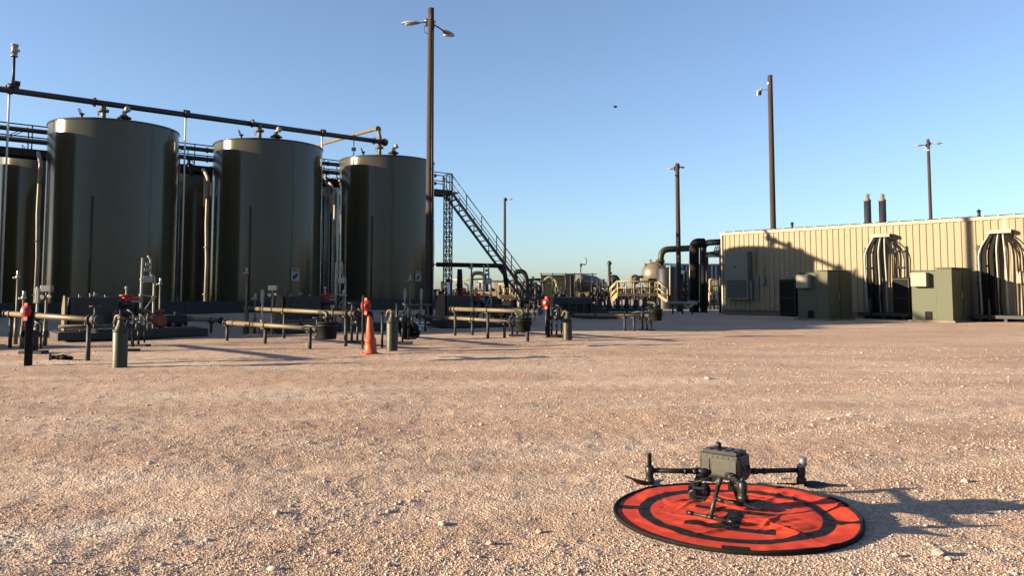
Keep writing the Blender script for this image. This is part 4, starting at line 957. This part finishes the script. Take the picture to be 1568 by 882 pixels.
# transformers
def cabinet(px, py, px_l, px_m, px_r, ytall, ylow, label):
    c = G(px, py); 
    def along(pxt, dirn):
        k = (pxt - 784) / F; return (k * c.y - c.x) / (dirn.x - k * dirn.y)
    wl = along(px_l, -BD); wm = along(px_m, -BD); dp = along(px_r, -BN)
    zt = HC - (ytall - 444) / F * c.y; zl = zt - .12
    o = root('transformer_cabinet', (c.x, c.y, 0), label, 'transformer', 'green transformer cabinets beside the beige building')
    def Q(a, b, z): return Vector((c.x, c.y, 0)) - BD * a - BN * b + UP * z
    t = MB(); t.box(Q(wm / 2, dp / 2, zt / 2 - .02), (wm, dp, zt - .04), rz=brz); tb = build('tall_cabinet', t, 'green', o, bevel=.015)
    t = MB(); t.box(Q(wm / 2, dp / 2, zt), (wm + .05, dp + .05, .05), rz=brz); build('lid', t, 'green', o, bevel=.012)
    t = MB(); wq = wl - wm; t.box(Q(wm + wq / 2 + .012, dp * .46, zl / 2), (wq - .02, dp * .84, zl), rz=brz); t.box(Q(wm + wq / 2, dp * .46, zl + .02), (wq, dp * .86, .04), rz=brz); build('low_cabinet', t, 'green', o, bevel=.015)
    t = MB(); t.box(Q(wm + wq * .60, dp * .04 - .16, zl - .38), (wq * .62, .36, .62), rz=brz); pb = build('cooler_box', t, 'label', o, bevel=.02)
    t = MB(); t.box(Q(wm + wq * .35, dp * .04 - .02, .27), (.28, .03, .36), rz=brz); build('cable_hole', t, 'rubber', o)
    t = MB(); t.box(Q(-.012, dp * .5, zt * .5), (.012, .03, zt * .86), rz=brz); build('door_seam', t, 'dark', tb)
    t = MB(); t.box(Q(-.03, dp * .42, zt * .48), (.04, .09, .2), rz=brz); t.box(Q(-.045, dp * .42, zt * .5), (.03, .04, .26), rz=brz); build('handle', t, 'galv', o, bevel=.006)
    t = MB(); t.box(Q(wl / 2, dp / 2, .03), (wl + .2, dp + .2, .08), rz=brz); build('plinth', t, 'baseb', o)
    for k in (.33, .66):
        pass
cabinet(1269, 491, 1219, 1249, 1303, 414, 420, 'pale green transformer cabinet, the left one of the two')
cabinet(1460, 494, 1393, 1432, 1488, 410, 419, 'green transformer cabinet nearer the right edge of the photo')

def rackbox(px0, py0, px1, py1, n, depth, label):
    s0, z1 = bpix(px0, py0, n); s1, z0 = bpix(px1, py1, n); z0 = .02
    o = root('black_enclosure', B((s0 + s1) / 2, n - depth / 2, 0), label, 'enclosure', 'black enclosures along the beige building')
    t = MB(); t.box(B((s0 + s1) / 2, n - depth / 2, (z0 + z1) / 2), (s1 - s0, depth, z1 - z0), rz=brz); build('box', t, 'rubber', o, bevel=.02)
    t = MB(); 
    for z in (z0 + .12, (z0 + z1) / 2, z1 - .08): t.box(B((s0 + s1) / 2, n + .012, z), (s1 - s0 - .04, .03, .035), rz=brz)
    for s in (s0 + .03, s1 - .03): t.box(B(s, n + .012, (z0 + z1) / 2), (.04, .03, z1 - z0 - .1), rz=brz)
    for s in (s0 + .3, s1 - .3): t.torus(B(s, n - .3, z1 + .03), .05, .012, axis=BD, n=12, m=6)
    build('frame', t, 'skid', o)
rackbox(1193, 428, 1219, 488, .75, .9, 'black enclosure left of the left green transformer')
rackbox(1366, 425, 1394, 488, .75, .9, 'black enclosure between the cable drop and the right green transformer')

# cable drops
def cables(pxl, pxr, pyt, label, label_tray, n_c=14):
    s0, zt = bpix(pxl, pyt, .5); s1, _ = bpix(pxr, pyt, .5)
    sm = (s0 + s1) / 2
    o = root('cable_hood', B(sm, 0, zt), label_tray, 'cable hood', 'cable entry hoods on the beige wall')
    t = MB(); t.box(B(sm, .3, zt + .05), (s1 - s0, .56, .04), rz=brz); t.box(B(sm, .57, zt - .02), (s1 - s0, .03, .14), rz=brz); t.box(B(sm, .05, zt - .1), (s1 - s0, .06, .34), rz=brz); build('hood', t, 'trim', o, bevel=.008)
    t = MB()
    for k in range(6): t.tube(B(s0 + .12 + (s1 - s0 - .24) * k / 5, .08, zt - .12), B(s0 + .12 + (s1 - s0 - .24) * k / 5, .34, zt - .12), .055, n=10)
    build('gland', t, 'galv', o)
    w = s1 - s0
    o2 = root('cable_bundle', B(sm, 0, 0), label, 'cables', 'black cable bundles dropping down the beige wall')
    r_ = random.Random(3)
    specs = []
    for k in range(9): specs.append((s0 + .1 + k * .04, sm - w * .78 + k * .068, 'rubber', .05, .12 + .06 * (k % 4)))
    specs += [(s0 + .42, sm - w * .12, 'pale', .04, .3), (s0 + .5, sm - w * .02, 'rubber', .035, .35), (s0 + .62, sm + w * .22, 'pale', .04, .3)]
    for k in range(4): specs.append((s1 - .35 + k * .06, sm + w * (.55 + .12 * k), 'rubber', .028, .16 + .05 * k))
    specs.append((s0 + .06, sm - w * .86, 'pale', .04, .3))
    for k, (a, b, m_, r, nn) in enumerate(specs):
        t = MB(); pts = [B(a, .3, zt - .12), B(a, .38 + nn * .3, zt - .14), B(b, nn + .28, zt - .75 - .1 * (k % 3)), B(b + r_.uniform(-.03, .03), nn + .2, 2.0), B(b + r_.uniform(-.05, .05), nn + .2, .9), B(b, nn + .1, .1)]
        t.pipe(pts, r, n=9, bend=.45); build('cable', t, m_, o2)
    t = MB()
    for z in (3.3, 2.5, 1.7): 
        for k in (-1, 1): t.box(B(sm + k * w * .8 + (-.05 if k < 0 else 0), .1, z), (w * .55, .05, .06), rz=brz)
    for a in (-w * 1.05, -w * .5, w * .5, w * 1.1): t.box(B(sm + a, .1, (zt - .6) / 2 + .2), (.05, .05, zt - .9), rz=brz)
    build('cable_rack', t, 'skid', o2)
    # floor tray
    t = MB(); t.box(B(sm + .3, .75, .22), (w * 2.6, .9, .14), rz=brz)
    for k in (-1, 0, 1): t.box(B(sm + .3 + k * w, .75, .08), (.12, .8, .16), rz=brz)
    t.tube(B(sm - w * .3, 1.25, 0), B(sm - w * .3, 1.25, 1.0), .05, n=10)
    build('ground_tray', t, 'skid', o2)
cables(1334, 1363, 361, 'bundle of black and pale cables dropping between the two green transformers', 'white hood over the cables between the two green transformers')
cables(1511, 1549, 355, 'bundle of black and pale cables dropping at the right edge of the photo', 'white hood over the cables near the right frame edge')
# stacks behind
def stack(px, label):
    p = A(px, 308, 50); o = root('exhaust_stack', (p.x, p.y, 4.0), label, 'stack', 'dark exhaust stacks behind the roof')
    zt = p.z; t = MB(); t.tube((p.x, p.y, .0), (p.x, p.y, zt), .215, n=20); build('stack_pipe', t, 'header', o)
    t = MB(); t.lathe((p.x, p.y, zt), [(.215, 0), (.23, .0), (.23, .06), (.13, .18), (.10, .42), (.03, .5), (0, .5)], n=18); t.tube((p.x + .06, p.y - .1, zt + .1), (p.x + .12, p.y - .1, zt + .45), .03, n=8); build('cap', t, 'acgrey', o)
stack(1328, 'left one of two dark capped stacks rising behind the beige roof'); stack(1351, 'right one of two dark capped stacks rising behind the beige roof')

# ================================================================== PROCESS EQUIPMENT in the middle distance
def PP(pts): return [A(*p) for p in pts]
def grounded(t, p, r=.06, n=8): t.tube((p.x, p.y, -.1), (p.x, p.y, p.z), r, n=n)
def vessel():
    D = 60; c = A(1000, 421, D); r = .98
    o = root('domed_vessel', (c.x, c.y, 0), 'tan domed pressure vessel with an elbow pipe on top behind the cream walkway', 'vessel')
    ax = Vector((.62, .78, 0)).normalized()
    t = MB(); pr = [(0, -.62)] + [(r * sin(a), -.62 * cos(a)) for a in [radians(x) for x in range(10, 91, 10)]] + [(r, 3.6), (0, 4.1)]; t.lathe(c, pr, n=32, axis=ax); t.torus(c, r + .01, .035, axis=ax, n=36); build('vessel_shell', t, 'vessel', o)
    t = MB(); t.box(Vector((c.x, c.y, .6)) + ax * .6, (.5, 1.7, 1.2), rz=atan2(ax.y, ax.x)); t.box(Vector((c.x, c.y, .6)) + ax * 2.8, (.5, 1.7, 1.2), rz=atan2(ax.y, ax.x)); build('saddle', t, 'vessel', o)
    t = MB(); q = A(1011, 403, D); t.pipe([Vector((q.x, q.y, c.z + .7)), A(1013, 382, D), A(1060, 380, D + .2)], .24, n=16, bend=.75); t.flange(Vector((q.x, q.y, c.z + 1.05)), (0, 0, 1), .36, .12); build('elbow_pipe', t, 'olive', o)
    t = MB(); 
    for px, py in ((996, 398), (988, 404)): g = A(px, py, D); t.tube(g - UP * .3, g, .05, n=8); t.flange(g, (0, 0, 1), .1, .05)
    t.tube(A(985, 424, D - .9), A(972, 424, D - .9), .1, n=10); t.sph(A(972, 428, D - .9), .4, n=14); build('nozzle', t, 'vessel', o)
vessel()
# second darker vessel to the right of the dome
D = 58; c = A(1021, 430, D); o = root('dark_tank', (c.x, c.y, 0), 'dark upright tank half hidden between the domed vessel and the light pole', 'tank')
t = MB(); t.lathe((c.x, c.y, 0), [(.75, -.1), (.75, 2.9), (.6, 3.1), (0, 3.2)], n=24); build('shell', t, 'dark', o)
t = MB(); t.tube(A(1026, 406, 57), A(1026, 452, 57), .06, n=8); t.tube(A(1030, 408, 57), A(1020, 408, 57), .05, n=8); build('side_pipe', t, 'pale', o)

def walkway(D, x0, x1, ydeck, yrail, xl, xr, ybot, label, m='cream'):
    a = A(x0, ydeck, D); b = A(x1, ydeck, D + .5); o = root('walkway_platform', (a.x, a.y, 0), label, 'walkway', 'cream walkway platforms')
    w = Vector((0, 1.0, 0)); rh = A(x0, yrail, D).z - a.z
    t = MB(); 
    for off in (Vector(), w): t.beam(a + off, b + off, .06, .22)
    m_ = (a + b) / 2 + w / 2; t.box(m_ + UP * .08, ((b - a).length, 1.0, .05), rz=atan2((b - a).y, (b - a).x)); build('deck', t, m, o)
    t = MB(); n = 5
    for off in (Vector(), w):
        for z in (rh, rh * .52): t.tube(a + off + UP * z, b + off + UP * z, .055, n=8)
        for k in range(n + 1): q = a.lerp(b, k / n) + off; t.tube(q, q + UP * rh, .055, n=8)
    build('railing', t, m, o)
    for (p, px) in ((a, xl), (b, xr)):
        if px is None: continue
        e = A(px, ybot, D + .2); t = MB()
        for off in (Vector(), w * .8):
            t.beam(p + off, e + off, .06, .2); t.tube(p + off + UP * rh, e + off + UP * rh, .055, n=8); t.tube(p + off + UP * rh * .5, e + off + UP * rh * .5, .045, n=8); t.tube(e + off, e + off + UP * rh, .035, n=8)
        for k in range(6): q = p.lerp(e, (k + .5) / 6) + w * .4; t.box(q, (.24, .75, .04))
        build('stairs', t, m, o)
    t = MB()
    for k in (0, .5, 1): q = a.lerp(b, k); grounded(t, q, .05); grounded(t, q + w, .05)
    build('leg', t, 'dark', o)
walkway(57, 946, 1007, 451, 431, 936, 1022, 462, 'cream walkway with railings and steps at both ends before the domed vessel')
walkway(56, 1087, 1099, 448, 428, 1081, None, 470, 'small cream stair platform seen between the big black pipes')

# big black pipes by the building
def black_pipes():
    D = 48.5
    g = A(1063, 470, D); o = root('black_duct', (g.x, g.y, 0), 'thick black vertical duct left of the beige building', 'duct')
    t = MB(); t.pipe([A(1063, 478, D), A(1063, 372, D), A(1078, 372, D + .1)], .30, n=20, bend=.35); build('duct_run', t, 'rubber', o)
    t = MB(); t.tube(A(1056, 470, D), A(1056, 380, D), .03, n=8); t.flange(A(1063, 462, D), (0, 0, 1), .36, .1); build('edge_strip', t, 'galv', o)
    g = A(1077, 470, D + 1); o = root('black_pipe', (g.x, g.y, 0), 'black pipe arching from the duct to the beige building wall', 'pipe')
    t = MB(); t.pipe([A(1077, 480, D + 1), A(1077, 372, D + 1), A(1112, 370, D + .5)], .20, n=16, bend=.4); t.pipe([A(1084, 390, D - .5), A(1092, 389, D - .5), A(1110, 384, D - .8)], .17, n=14, bend=.3); build('upper_run', t, 'dark', o)
    t = MB(); t.tube(A(1072.5, 472, D), A(1072.5, 376, D), .05, n=10); t.tube(A(1083, 470, D - .4), A(1083, 388, D - .4), .07, n=10); build('side_pipe', t, 'header', o)
    t = MB(); t.tube(A(1103, 484, D - 1.2), A(1103, 378, D - 1.2), .07, n=10); t.tube(A(1082, 386, D - .5), A(1082, 484, D - .5), .05, n=8); t.beam(A(1083, 392, D - .5), A(1106, 392, D - .9), .2, .16); build('support_leg', t, 'dark', o)
    t = MB(); 
    for k in range(4): t.tube(A(1093 + k * 3, 386 - k * 2, D - 1), A(1096 + k * 3, 377 - k, D - 1), .03, n=6)
    build('hanger', t, 'dark', o)
black_pipes()
p = A(1090, 402, 70); o = root('storage_container', (p.x, p.y, 0), 'long dark blue-grey container far behind the black pipes', 'container')
t = MB(); a = A(1022, 404, 70); b = A(1112, 404, 70); L = (b - a).length; z1 = a.z; t.box(((a.x + b.x) / 2, 71, (z1 + .5) / 2), (L, 2.4, z1 - .5)); build('container_body', t, 'blue', o, bevel=.03)
t = MB()
for k in range(14): t.box((a.x + .2 + (L - .4) * k / 13, 69.78, (z1 + .5) / 2), (.08, .05, z1 - .7))
t.box(((a.x + b.x) / 2, 69.78, z1 - .08), (L, .06, .16)); build('rib', t, 'blue', o)
t = MB(); t.box(((a.x + b.x) / 2, 71, .25), (L, 2.0, .5)); build('undercarriage', t, 'dark', o)

# pale horizontal pipe and low skid before the duct
p = A(1020, 463, 46); o = root('ground_pipe', (p.x, p.y, 0), 'pale horizontal pipe low to the ground between the walkway and the black duct', 'pipe')
t = MB(); t.tube(A(1022, 464, 46), A(1066, 465, 47.5), .11, n=12); t.tube(A(950, 469, 45), A(1000, 471, 45), .09, n=10); t.pipe([A(1048, 468, 46), A(1055, 472, 45.5), A(1060, 466, 46)], .07, n=10); build('pipe_run', t, 'galv', o)
t = MB()
for x_ in (1030, 1045, 1060, 960, 990): q = A(x_, 466, 46); grounded(t, q, .05)
build('leg', t, 'dark', o)

# low horizontal tanks and boxes
p = A(900, 433, 66); o = root('horizontal_tank', (p.x, p.y, 0), 'low tan horizontal tank with a tapered end behind the curled post', 'tank')
t = MB(); a = A(882, 433, 66); b = A(926, 437, 68); d = (b - a).normalized(); t.lathe(a, [(0, 0), (.72, .05), (.78, .2), (.78, 1.9), (.35, (b - a).length), (0, (b - a).length + .05)], n=28, axis=d); build('tank_shell', t, 'vessel', o)
t = MB(); q = (a + b) / 2
for k in (.2, .75): w = a.lerp(b, k); t.box((w.x, w.y, .45), (.3, 1.3, .9))
build('saddle', t, 'dark', o)
p = A(846, 435, 64); o = root('metering_shed', (p.x, p.y, 0), 'low tan box shed with a pale arched pipe before it in the middle distance', 'shed')
t = MB(); a = A(829, 422, 64); b = A(866, 422, 64); t.box(((a.x + b.x) / 2, 64.8, a.z / 2), (b.x - a.x, 1.5, a.z)); build('shed_body', t, 'olive', o, bevel=.02)
t = MB(); t.box(((a.x + b.x) / 2, 64.8, a.z + .03), (b.x - a.x + .15, 1.65, .06)); build('roof', t, 'tan', o)
t = MB(); t.pipe([A(832, 452, 62), A(832, 430, 62), A(842, 423, 62), A(852, 430, 62), A(853, 446, 62)], .10, n=12, bend=.5); t.box(A(852, 443, 61.8), (.25, .15, .4)); build('arched_pipe', t, 'label', o)
p = A(873, 435, 63); o = root('dark_cabinet', (p.x, p.y, 0), 'dark upright cabinet between the tan shed and the horizontal tank', 'cabinet')
t = MB(); a = A(866, 420, 63); b = A(881, 420, 63); t.box(((a.x + b.x) / 2, 63.5, a.z / 2), (b.x - a.x, 1.0, a.z)); build('cabinet_body', t, 'dark', o, bevel=.02)
t = MB(); t.box(((a.x + b.x) / 2, 62.97, a.z / 2), (.05, .04, a.z - .2)); build('door_seam', t, 'acgrey', o)
# railing before them
o = root('guard_railing', (*A(870, 440, 60).xy, 0), 'thin dark railing running before the low tanks', 'railing')
t = MB(); D = 60
for y_ in (419, 433): t.tube(A(826, y_, D), A(914, y_ + .5, D), .03, n=8)
for x_ in (829, 846, 866, 880, 907): t.tube(A(x_, 418, D), A(x_, 452, D), .04, n=8)
build('railing', t, 'olive', o)
# curled post
p = A(889, 410, 58); o = root('curled_pipe', (p.x, p.y, 0), 'thin post with a curled pipe end against the sky', 'pipe')
t = MB(); t.tube((p.x, p.y, 0), A(889, 407, 58), .05, n=10); t.pipe([A(889, 410, 58), A(892, 404, 58), A(896, 406, 58), A(899, 400, 58), A(896, 394, 58)], .04, n=8, bend=.2); t.sph(A(889, 405, 58), .1, n=10); build('pipe_run', t, 'tan', o)
# capped post by the walkway
p = A(933, 410, 61); o = root('capped_stack', (p.x, p.y, 0), 'dark capped vent stack left of the cream walkway', 'stack')
t = MB(); t.tube((p.x, p.y, 0), A(933, 404, 61), .13, .11, n=12); t.lathe(A(933, 405, 61), [(.2, 0), (.2, .1), (.08, .28), (0, .3)], n=14); t.tube(A(933, 419, 61), A(937, 418, 61), .08, n=10); build('stack_pipe', t, 'olive', o)
t = MB(); t.sph(A(940, 430, 62), .5, n=14); t.pipe([A(938, 455, 61), A(938, 428, 61), A(946, 426, 61), A(948, 455, 61)], .12, n=10); build('branch_pipe', t, 'dark', o)

def piping(name, D, label, runs, mats):
    o = root(name, (*A(runs[0][0][0][0], 440, D).xy, 0), label, 'piping')
    k = 0
    for (pts, r, m_, nm) in runs:
        t = MB(); t.pipe([A(x_, y_, D + (z_[0] if z_ else 0)) for x_, y_, *z_ in pts], r, n=10, bend=r * 3)
        for q in (pts[0], pts[-1]): t.flange(A(q[0], q[1], D + (q[2] if len(q) > 2 else 0)), (0, 0, 1), r * 1.7, .06, False)
        build(nm, t, m_, o)
    return o
piping('manifold_piping', 58, 'long black overhead pipe and cream manifold behind the staircase foot', [
    ([(668, 405, -11), (768, 407, -11), (772, 412, -11), (776, 440, -11)], .14, 'dark', 'overhead_pipe'),
    ([(722, 474), (722, 418), (741, 418), (744, 436), (744, 456)], .15, 'olive', 'riser'),
    ([(690, 429), (750, 427)], .07, 'cream', 'cross_pipe'), ([(730, 432), (790, 430)], .06, 'cream', 'cross_pipe'), ([(690, 431), (690, 458)], .09, 'olive', 'riser'),
    ([(716, 445), (762, 444)], .06, 'tan', 'cross_pipe'), ([(752, 428), (752, 458)], .05, 'cream', 'riser'), ([(761, 430), (761, 458)], .05, 'dark', 'riser'), ([(771, 438), (771, 460)], .05, 'cream', 'riser')], None)
piping('loop_piping', 57, 'dark arched pipes right of the staircase foot', [
    ([(788, 476), (788, 416), (802, 415), (807, 428), (807, 474)], .18, 'dark', 'arch'), ([(800, 474), (800, 432), (812, 428), (830, 428)], .1, 'olive', 'arch'),
    ([(794, 450), (825, 452)], .08, 'tan', 'cross_pipe'), ([(813, 430), (813, 470)], .09, 'header', 'riser'), ([(820, 432), (820, 470)], .1, 'header', 'riser'), ([(780, 445), (796, 462)], .07, 'cream', 'cross_pipe')], None)
p = A(704, 430, 46); o = root('red_valve', (p.x, p.y, 0), 'red valve on a dark base behind the tan end plate', 'valve')
t = MB(); t.sph(A(706, 448, 42), .17, n=12); t.torus(A(706, 443, 42), .26, .035, n=18); t.tube(A(698, 449, 42), A(715, 449, 42), .1, n=12); build('valve_body', t, 'red', o)
t = MB(); t.tube(A(704, 412, 42), A(704, 445, 42), .13, .17, n=12); build('actuator', t, 'wood', o)
t = MB(); t.tube((*A(706, 448, 42).xy, 0), A(706, 448, 42), .12, n=12); build('base', t, 'dark', o)
p = A(690, 450, 38); o = root('white_tag_pipe', (p.x, p.y, 0), 'narrow white pipe with a dark top right of the stair tower', 'pipe')
t = MB(); t.tube((p.x - .1, p.y, .3), A(687, 432, 38), .09, .06, n=12); build('pipe_run', t, 'white', o); t = MB(); t.sph(A(687, 429, 38), .1, n=10); build('cap', t, 'dark', o)

# a field of valves and pumps behind, each a thing of its own
vr = random.Random(5)
def pump_set(px, D, h, m1, m2, label):
    p = A(px, 450, D); o = root('valve_set', (p.x, p.y, 0), label, 'valve set', 'valve sets among the pipework'); w = .5 if D < 35 else 1.0
    X, Y = p.x, p.y
    t = MB(); t.box((X, Y, .05 * w), (1.0 * w, .6 * w, .12 * w)); build('base', t, 'skid', o)
    t = MB(); t.tube((X - .3 * w, Y, .05), (X - .3 * w, Y, h), .07 * w, n=10); t.tube((X - .5 * w, Y, h * .6), (X + .5 * w, Y, h * .6), .10 * w, n=12)
    for e in (-.5, .5): t.flange((X + e * w, Y, h * .6), (1, 0, 0), .18 * w, .06 * w)
    t.sph((X, Y, h * .6), .18 * w, n=12); t.tube((X, Y, .05), (X, Y, h * .6), .06 * w, n=10); t.pipe([(X + .3 * w, Y, .1), (X + .3 * w, Y, h * .9), (X, Y, h)], .05 * w, n=8); build('valve_body', t, m1, o)
    t = MB(); t.torus((X, Y - .05, h * .6 + .36 * w), .14 * w, .02 * w, axis=(.2, .3, 1), n=16); t.tube((X, Y, h * .6), (X, Y, h * .6 + .38 * w), .025 * w, n=8); build('handwheel', t, m2, o)
for k, (px, D, h, a, b, lab) in enumerate((
        (697, 44, 1.5, 'olive', 'cream', 'valve set close right of the stair tower'), (730, 44, 1.4, 'tan', 'dark', 'valve set under the left end of the long black overhead pipe'),
        (752, 46, 1.3, 'dark', 'pale', 'dark valve set between the manifold risers'), (772, 44, 1.5, 'olive', 'pale', 'valve set at the very foot of the staircase'),
        (795, 46, 1.4, 'pale', 'dark', 'pale valve set under the dark arched pipes'), (812, 48, 1.5, 'header', 'pale', 'grey valve set just right of the dark arched pipes'),
        (925, 48, 1.5, 'dark', 'cream', 'dark valve set at the left foot of the cream walkway'), (940, 46, 1.1, 'olive', 'pale', 'olive valve set at the lower left of the cream walkway'),
        (965, 54, 1.3, 'dark', 'red', 'dark valve set behind the cream walkway railing'), (1030, 54, 1.3, 'dark', 'pale', 'dark valve set right of the cream walkway steps'),
        (1047, 52, 1.2, 'rust', 'pale', 'rusty valve set between the light pole and the black duct'))):
    pump_set(px, D + 12, h * 1.2, a, b, lab)
for px, D, h, a, b, lab in (
        (196, 18.0, .95, 'dark', 'skid', 'dark valve set just right of the nearest casing stub'),
        (214, 19.5, .8, 'skid', 'galv', 'low valve set in front of the tall instrument loop of the left pump skid'),
        (548, 21.0, .9, 'dark', 'red', 'dark valve set with a red wheel behind the rod near the cone'),
        (617, 20.5, 1.05, 'dark', 'skid', 'dark valve set above the coiled black hose'),
        (852, 23.5, .95, 'dark', 'galv', 'dark valve set just left of the last casing stub'),
        (990, 27.0, .8, 'skid', 'galv', 'small valve set by the last black pot'),
        (792, 24.0, .8, 'dark', 'galv', 'dark valve set left of the third red disc post, behind the pot'),
        (55, 17.5, .7, 'dark', 'galv', 'low dark valve set right behind the first red disc post')):
    pump_set(px, D, h, a, b, lab)
for px, D, h, a, b, lab in (
        (683, 54, 2.0, 'dark', 'pale', 'tall dark valve set touching the right side of the stair tower'), (710, 55, 1.9, 'olive', 'dark', 'olive valve set between the red valve and the tall slim stand'),
        (741, 62, 2.1, 'dark', 'tan', 'dark valve set right behind the left cream deck'), (764, 61, 2.0, 'tan', 'dark', 'tan valve set between the two cream decks'),
        (783, 63, 2.2, 'dark', 'dark', 'tall dark valve set behind the smaller cream deck'), (803, 60, 2.0, 'skid', 'pale', 'grey valve set inside the arched pipes'),
        (822, 60, 2.2, 'header', 'tan', 'tall grey valve set at the left end of the tan shed'), (858, 60, 1.6, 'dark', 'tan', 'low dark valve set before the tan shed, right of its arched pipe'),
        (912, 60, 1.9, 'dark', 'pale', 'dark valve set at the tapered end of the low tan tank'), (921, 63, 2.2, 'olive', 'dark', 'olive valve set left of the capped vent stack'),
        (952, 60, 2.0, 'dark', 'dark', 'dark valve set behind the left end of the cream railing'), (978, 60, 1.9, 'skid', 'tan', 'grey valve set behind the middle of the cream railing'),
        (1038, 58, 1.9, 'dark', 'pale', 'dark valve set directly at the foot of the far light pole'), (1052, 60, 2.1, 'dark', 'dark', 'tall dark valve set just left of the thick black duct')):
    pump_set(px, D, h, a, b, lab)
piping('tangled_piping', 60, 'tangle of dark and tan pipes between the arched pipes and the tan shed', [
    ([(806, 468), (806, 436), (826, 436), (826, 468)], .12, 'dark', 'arch'), ([(798, 442), (832, 440)], .08, 'tan', 'cross_pipe'), ([(802, 456), (838, 456)], .14, 'dark', 'cross_pipe'), ([(816, 466), (816, 424)], .07, 'olive', 'riser'), ([(832, 466), (832, 430)], .09, 'dark', 'riser')], None)
piping('bundled_piping', 61, 'bundle of dark pipes between the low tan tank and the cream walkway', [
    ([(908, 462), (912, 440), (930, 452), (944, 440)], .13, 'dark', 'bent_pipe'), ([(915, 452), (950, 454)], .12, 'skid', 'cross_pipe'), ([(922, 462), (924, 428)], .09, 'olive', 'riser'), ([(928, 446), (944, 434)], .10, 'tan', 'bent_pipe')], None)
piping('header_rack', 59, 'rack of dark pipes running behind the cream walkway to the black duct', [
    ([(1012, 440), (1052, 438)], .13, 'dark', 'cross_pipe'), ([(1018, 452), (1054, 452)], .16, 'dark', 'cross_pipe'), ([(1026, 466), (1026, 412)], .08, 'pale', 'riser'), ([(1044, 466), (1044, 420)], .12, 'dark', 'riser'), ([(1050, 466), (1050, 412), (1030, 410)], .1, 'dark', 'riser')], None)
# flat grey trailer deck
o = root('flat_skid', (*A(880, 470, 38).xy, 0), 'wide dark flat deck on a skid in front of the tan shed', 'platform')
t = MB(); a = A(848, 458, 38); b = A(905, 458, 38); t.box(((a.x + b.x) / 2, 39, a.z), (b.x - a.x, 2.2, .14)); t.box(((a.x + b.x) / 2, 37.88, a.z - .13), (b.x - a.x + .1, .05, .22)); build('deck', t, 'skid', o)
t = MB(); c = (a + b) / 2; t.box((c.x + .1, 39, a.z / 2 - .05), ((b.x - a.x) * .8, 1.8, a.z - .15)); build('body', t, 'skid', o)
t = MB()
for k in range(6): w = a.lerp(b, k / 5); t.box((w.x, 37.9, a.z / 2), (.08, .08, a.z))
t.prism([(0, 0), (1.4, 0), (0, .85)], Vector((b.x, 38.0, .0)), Vector((1, 0, 0)), UP, Vector((0, 1, 0)), 1.8); build('side_frame', t, 'skid', o)
o = root('low_skid', (*A(970, 474, 42).xy, 0), 'long low dark equipment skid under the cream walkway', 'skid')
t = MB(); a = A(915, 466, 43); b = A(1012, 466, 43); t.box(((a.x + b.x) / 2, 44, .3), (b.x - a.x, 1.6, .18)); t.box(((a.x + b.x) / 2, 43.25, .08), (b.x - a.x, .12, .16)); build('frame', t, 'skid', o)
t = MB()
for k in range(7): q = a.lerp(b, (k + .4) / 7); t.tube((q.x, 43.6, .35), (q.x, 43.6, .35 + vr.uniform(.25, .6)), .12, n=10); t.sph((q.x, 43.6, .5), .18, n=10)
build('small_valve', t, 'dark', o)

for px0, px1, py, D, lab in ((733, 760, 450, 56, 'cream equipment deck behind the left pipes of the manifold'), (763, 790, 455, 55, 'smaller cream deck near the staircase foot'),
                             (1028, 1050, 452, 60, 'cream deck between the light pole and the domed vessel')):
    a = A(px0, py, D); b = A(px1, py, D); c = (a + b) / 2; o = root('equipment_deck', (c.x, c.y, 0), lab, 'deck', 'cream equipment decks')
    t = MB(); t.box((c.x, c.y + .5, c.z), (b.x - a.x, 1.2, .32)); build('deck', t, 'cream', o)
    t = MB(); t.tube(a + UP * .9, b + UP * .9, .045, n=8)
    for k in range(4): q = a.lerp(b, k / 3); t.tube(q, q + UP * .9, .04, n=8)
    build('railing', t, 'cream', o)
    t = MB(); t.box((c.x, c.y + .5, c.z / 2 - .1), ((b.x - a.x) * .8, .9, max(c.z - .3, .2))); build('frame', t, 'skid', o)
# low scrub along the far edge of the yard
def scrub():
    v0, f0 = ico(); n = 5200; x = rng.uniform(-150, 190, n); y = rng.uniform(112, 150, n) + .12 * np.abs(x); s = rng.uniform(.35, 1.15, n)
    zc = rng.uniform(.1, 1.0, n) * s; V = v0[None] * (1 + rng.uniform(-.45, .45, (n, len(v0), 1))) * s[:, None, None] * np.array([1.2, 1.1, .8])
    co = (V + np.stack([x, y, zc], -1)[:, None, :]).reshape(-1, 3); fs = (f0[None] + (np.arange(n) * len(v0))[:, None, None]).reshape(-1, 3)
    me = bpy.data.meshes.new('scrub'); me.from_pydata(co.tolist(), [], fs.tolist()); me.update()
    me.materials.append(mat('scrub_leaves', (.035, .035, .018), (.075, .068, .038), rough=.9, scale=.8)); o = bpy.data.objects.new('scrub', me); C.objects.link(o)
    o['kind'] = 'stuff'; o['label'] = 'low dark scrub along the far edge of the yard'; o['category'] = 'scrub'
scrub()

# ================================================================== BIRD
p = A(942, 163, 60); mb = MB()
mb.sph(p, .11, (1.5, .9, .8), n=12); mb.sph(p + Vector((.12, -.03, .03)), .045, n=8); mb.prism([(-.1, 0), (.06, .0), (.02, .16), (-.08, .22)], p, Vector((1, 0, 0)), Vector((0, .7, .6)).normalized(), UP, .012); mb.prism([(-.1, 0), (.06, .0), (.02, .16), (-.08, .22)], p, Vector((1, 0, 0)), Vector((0, -.7, -.35)).normalized(), UP, .012); mb.prism([(-.22, -.04), (-.08, -.02), (-.08, .02), (-.22, .04)], p, Vector((1, 0, 0)), Vector((0, 1, 0)), UP, .01)
single('bird', mb, 'dark', p, 'tiny dark bird high in the open sky', 'bird')
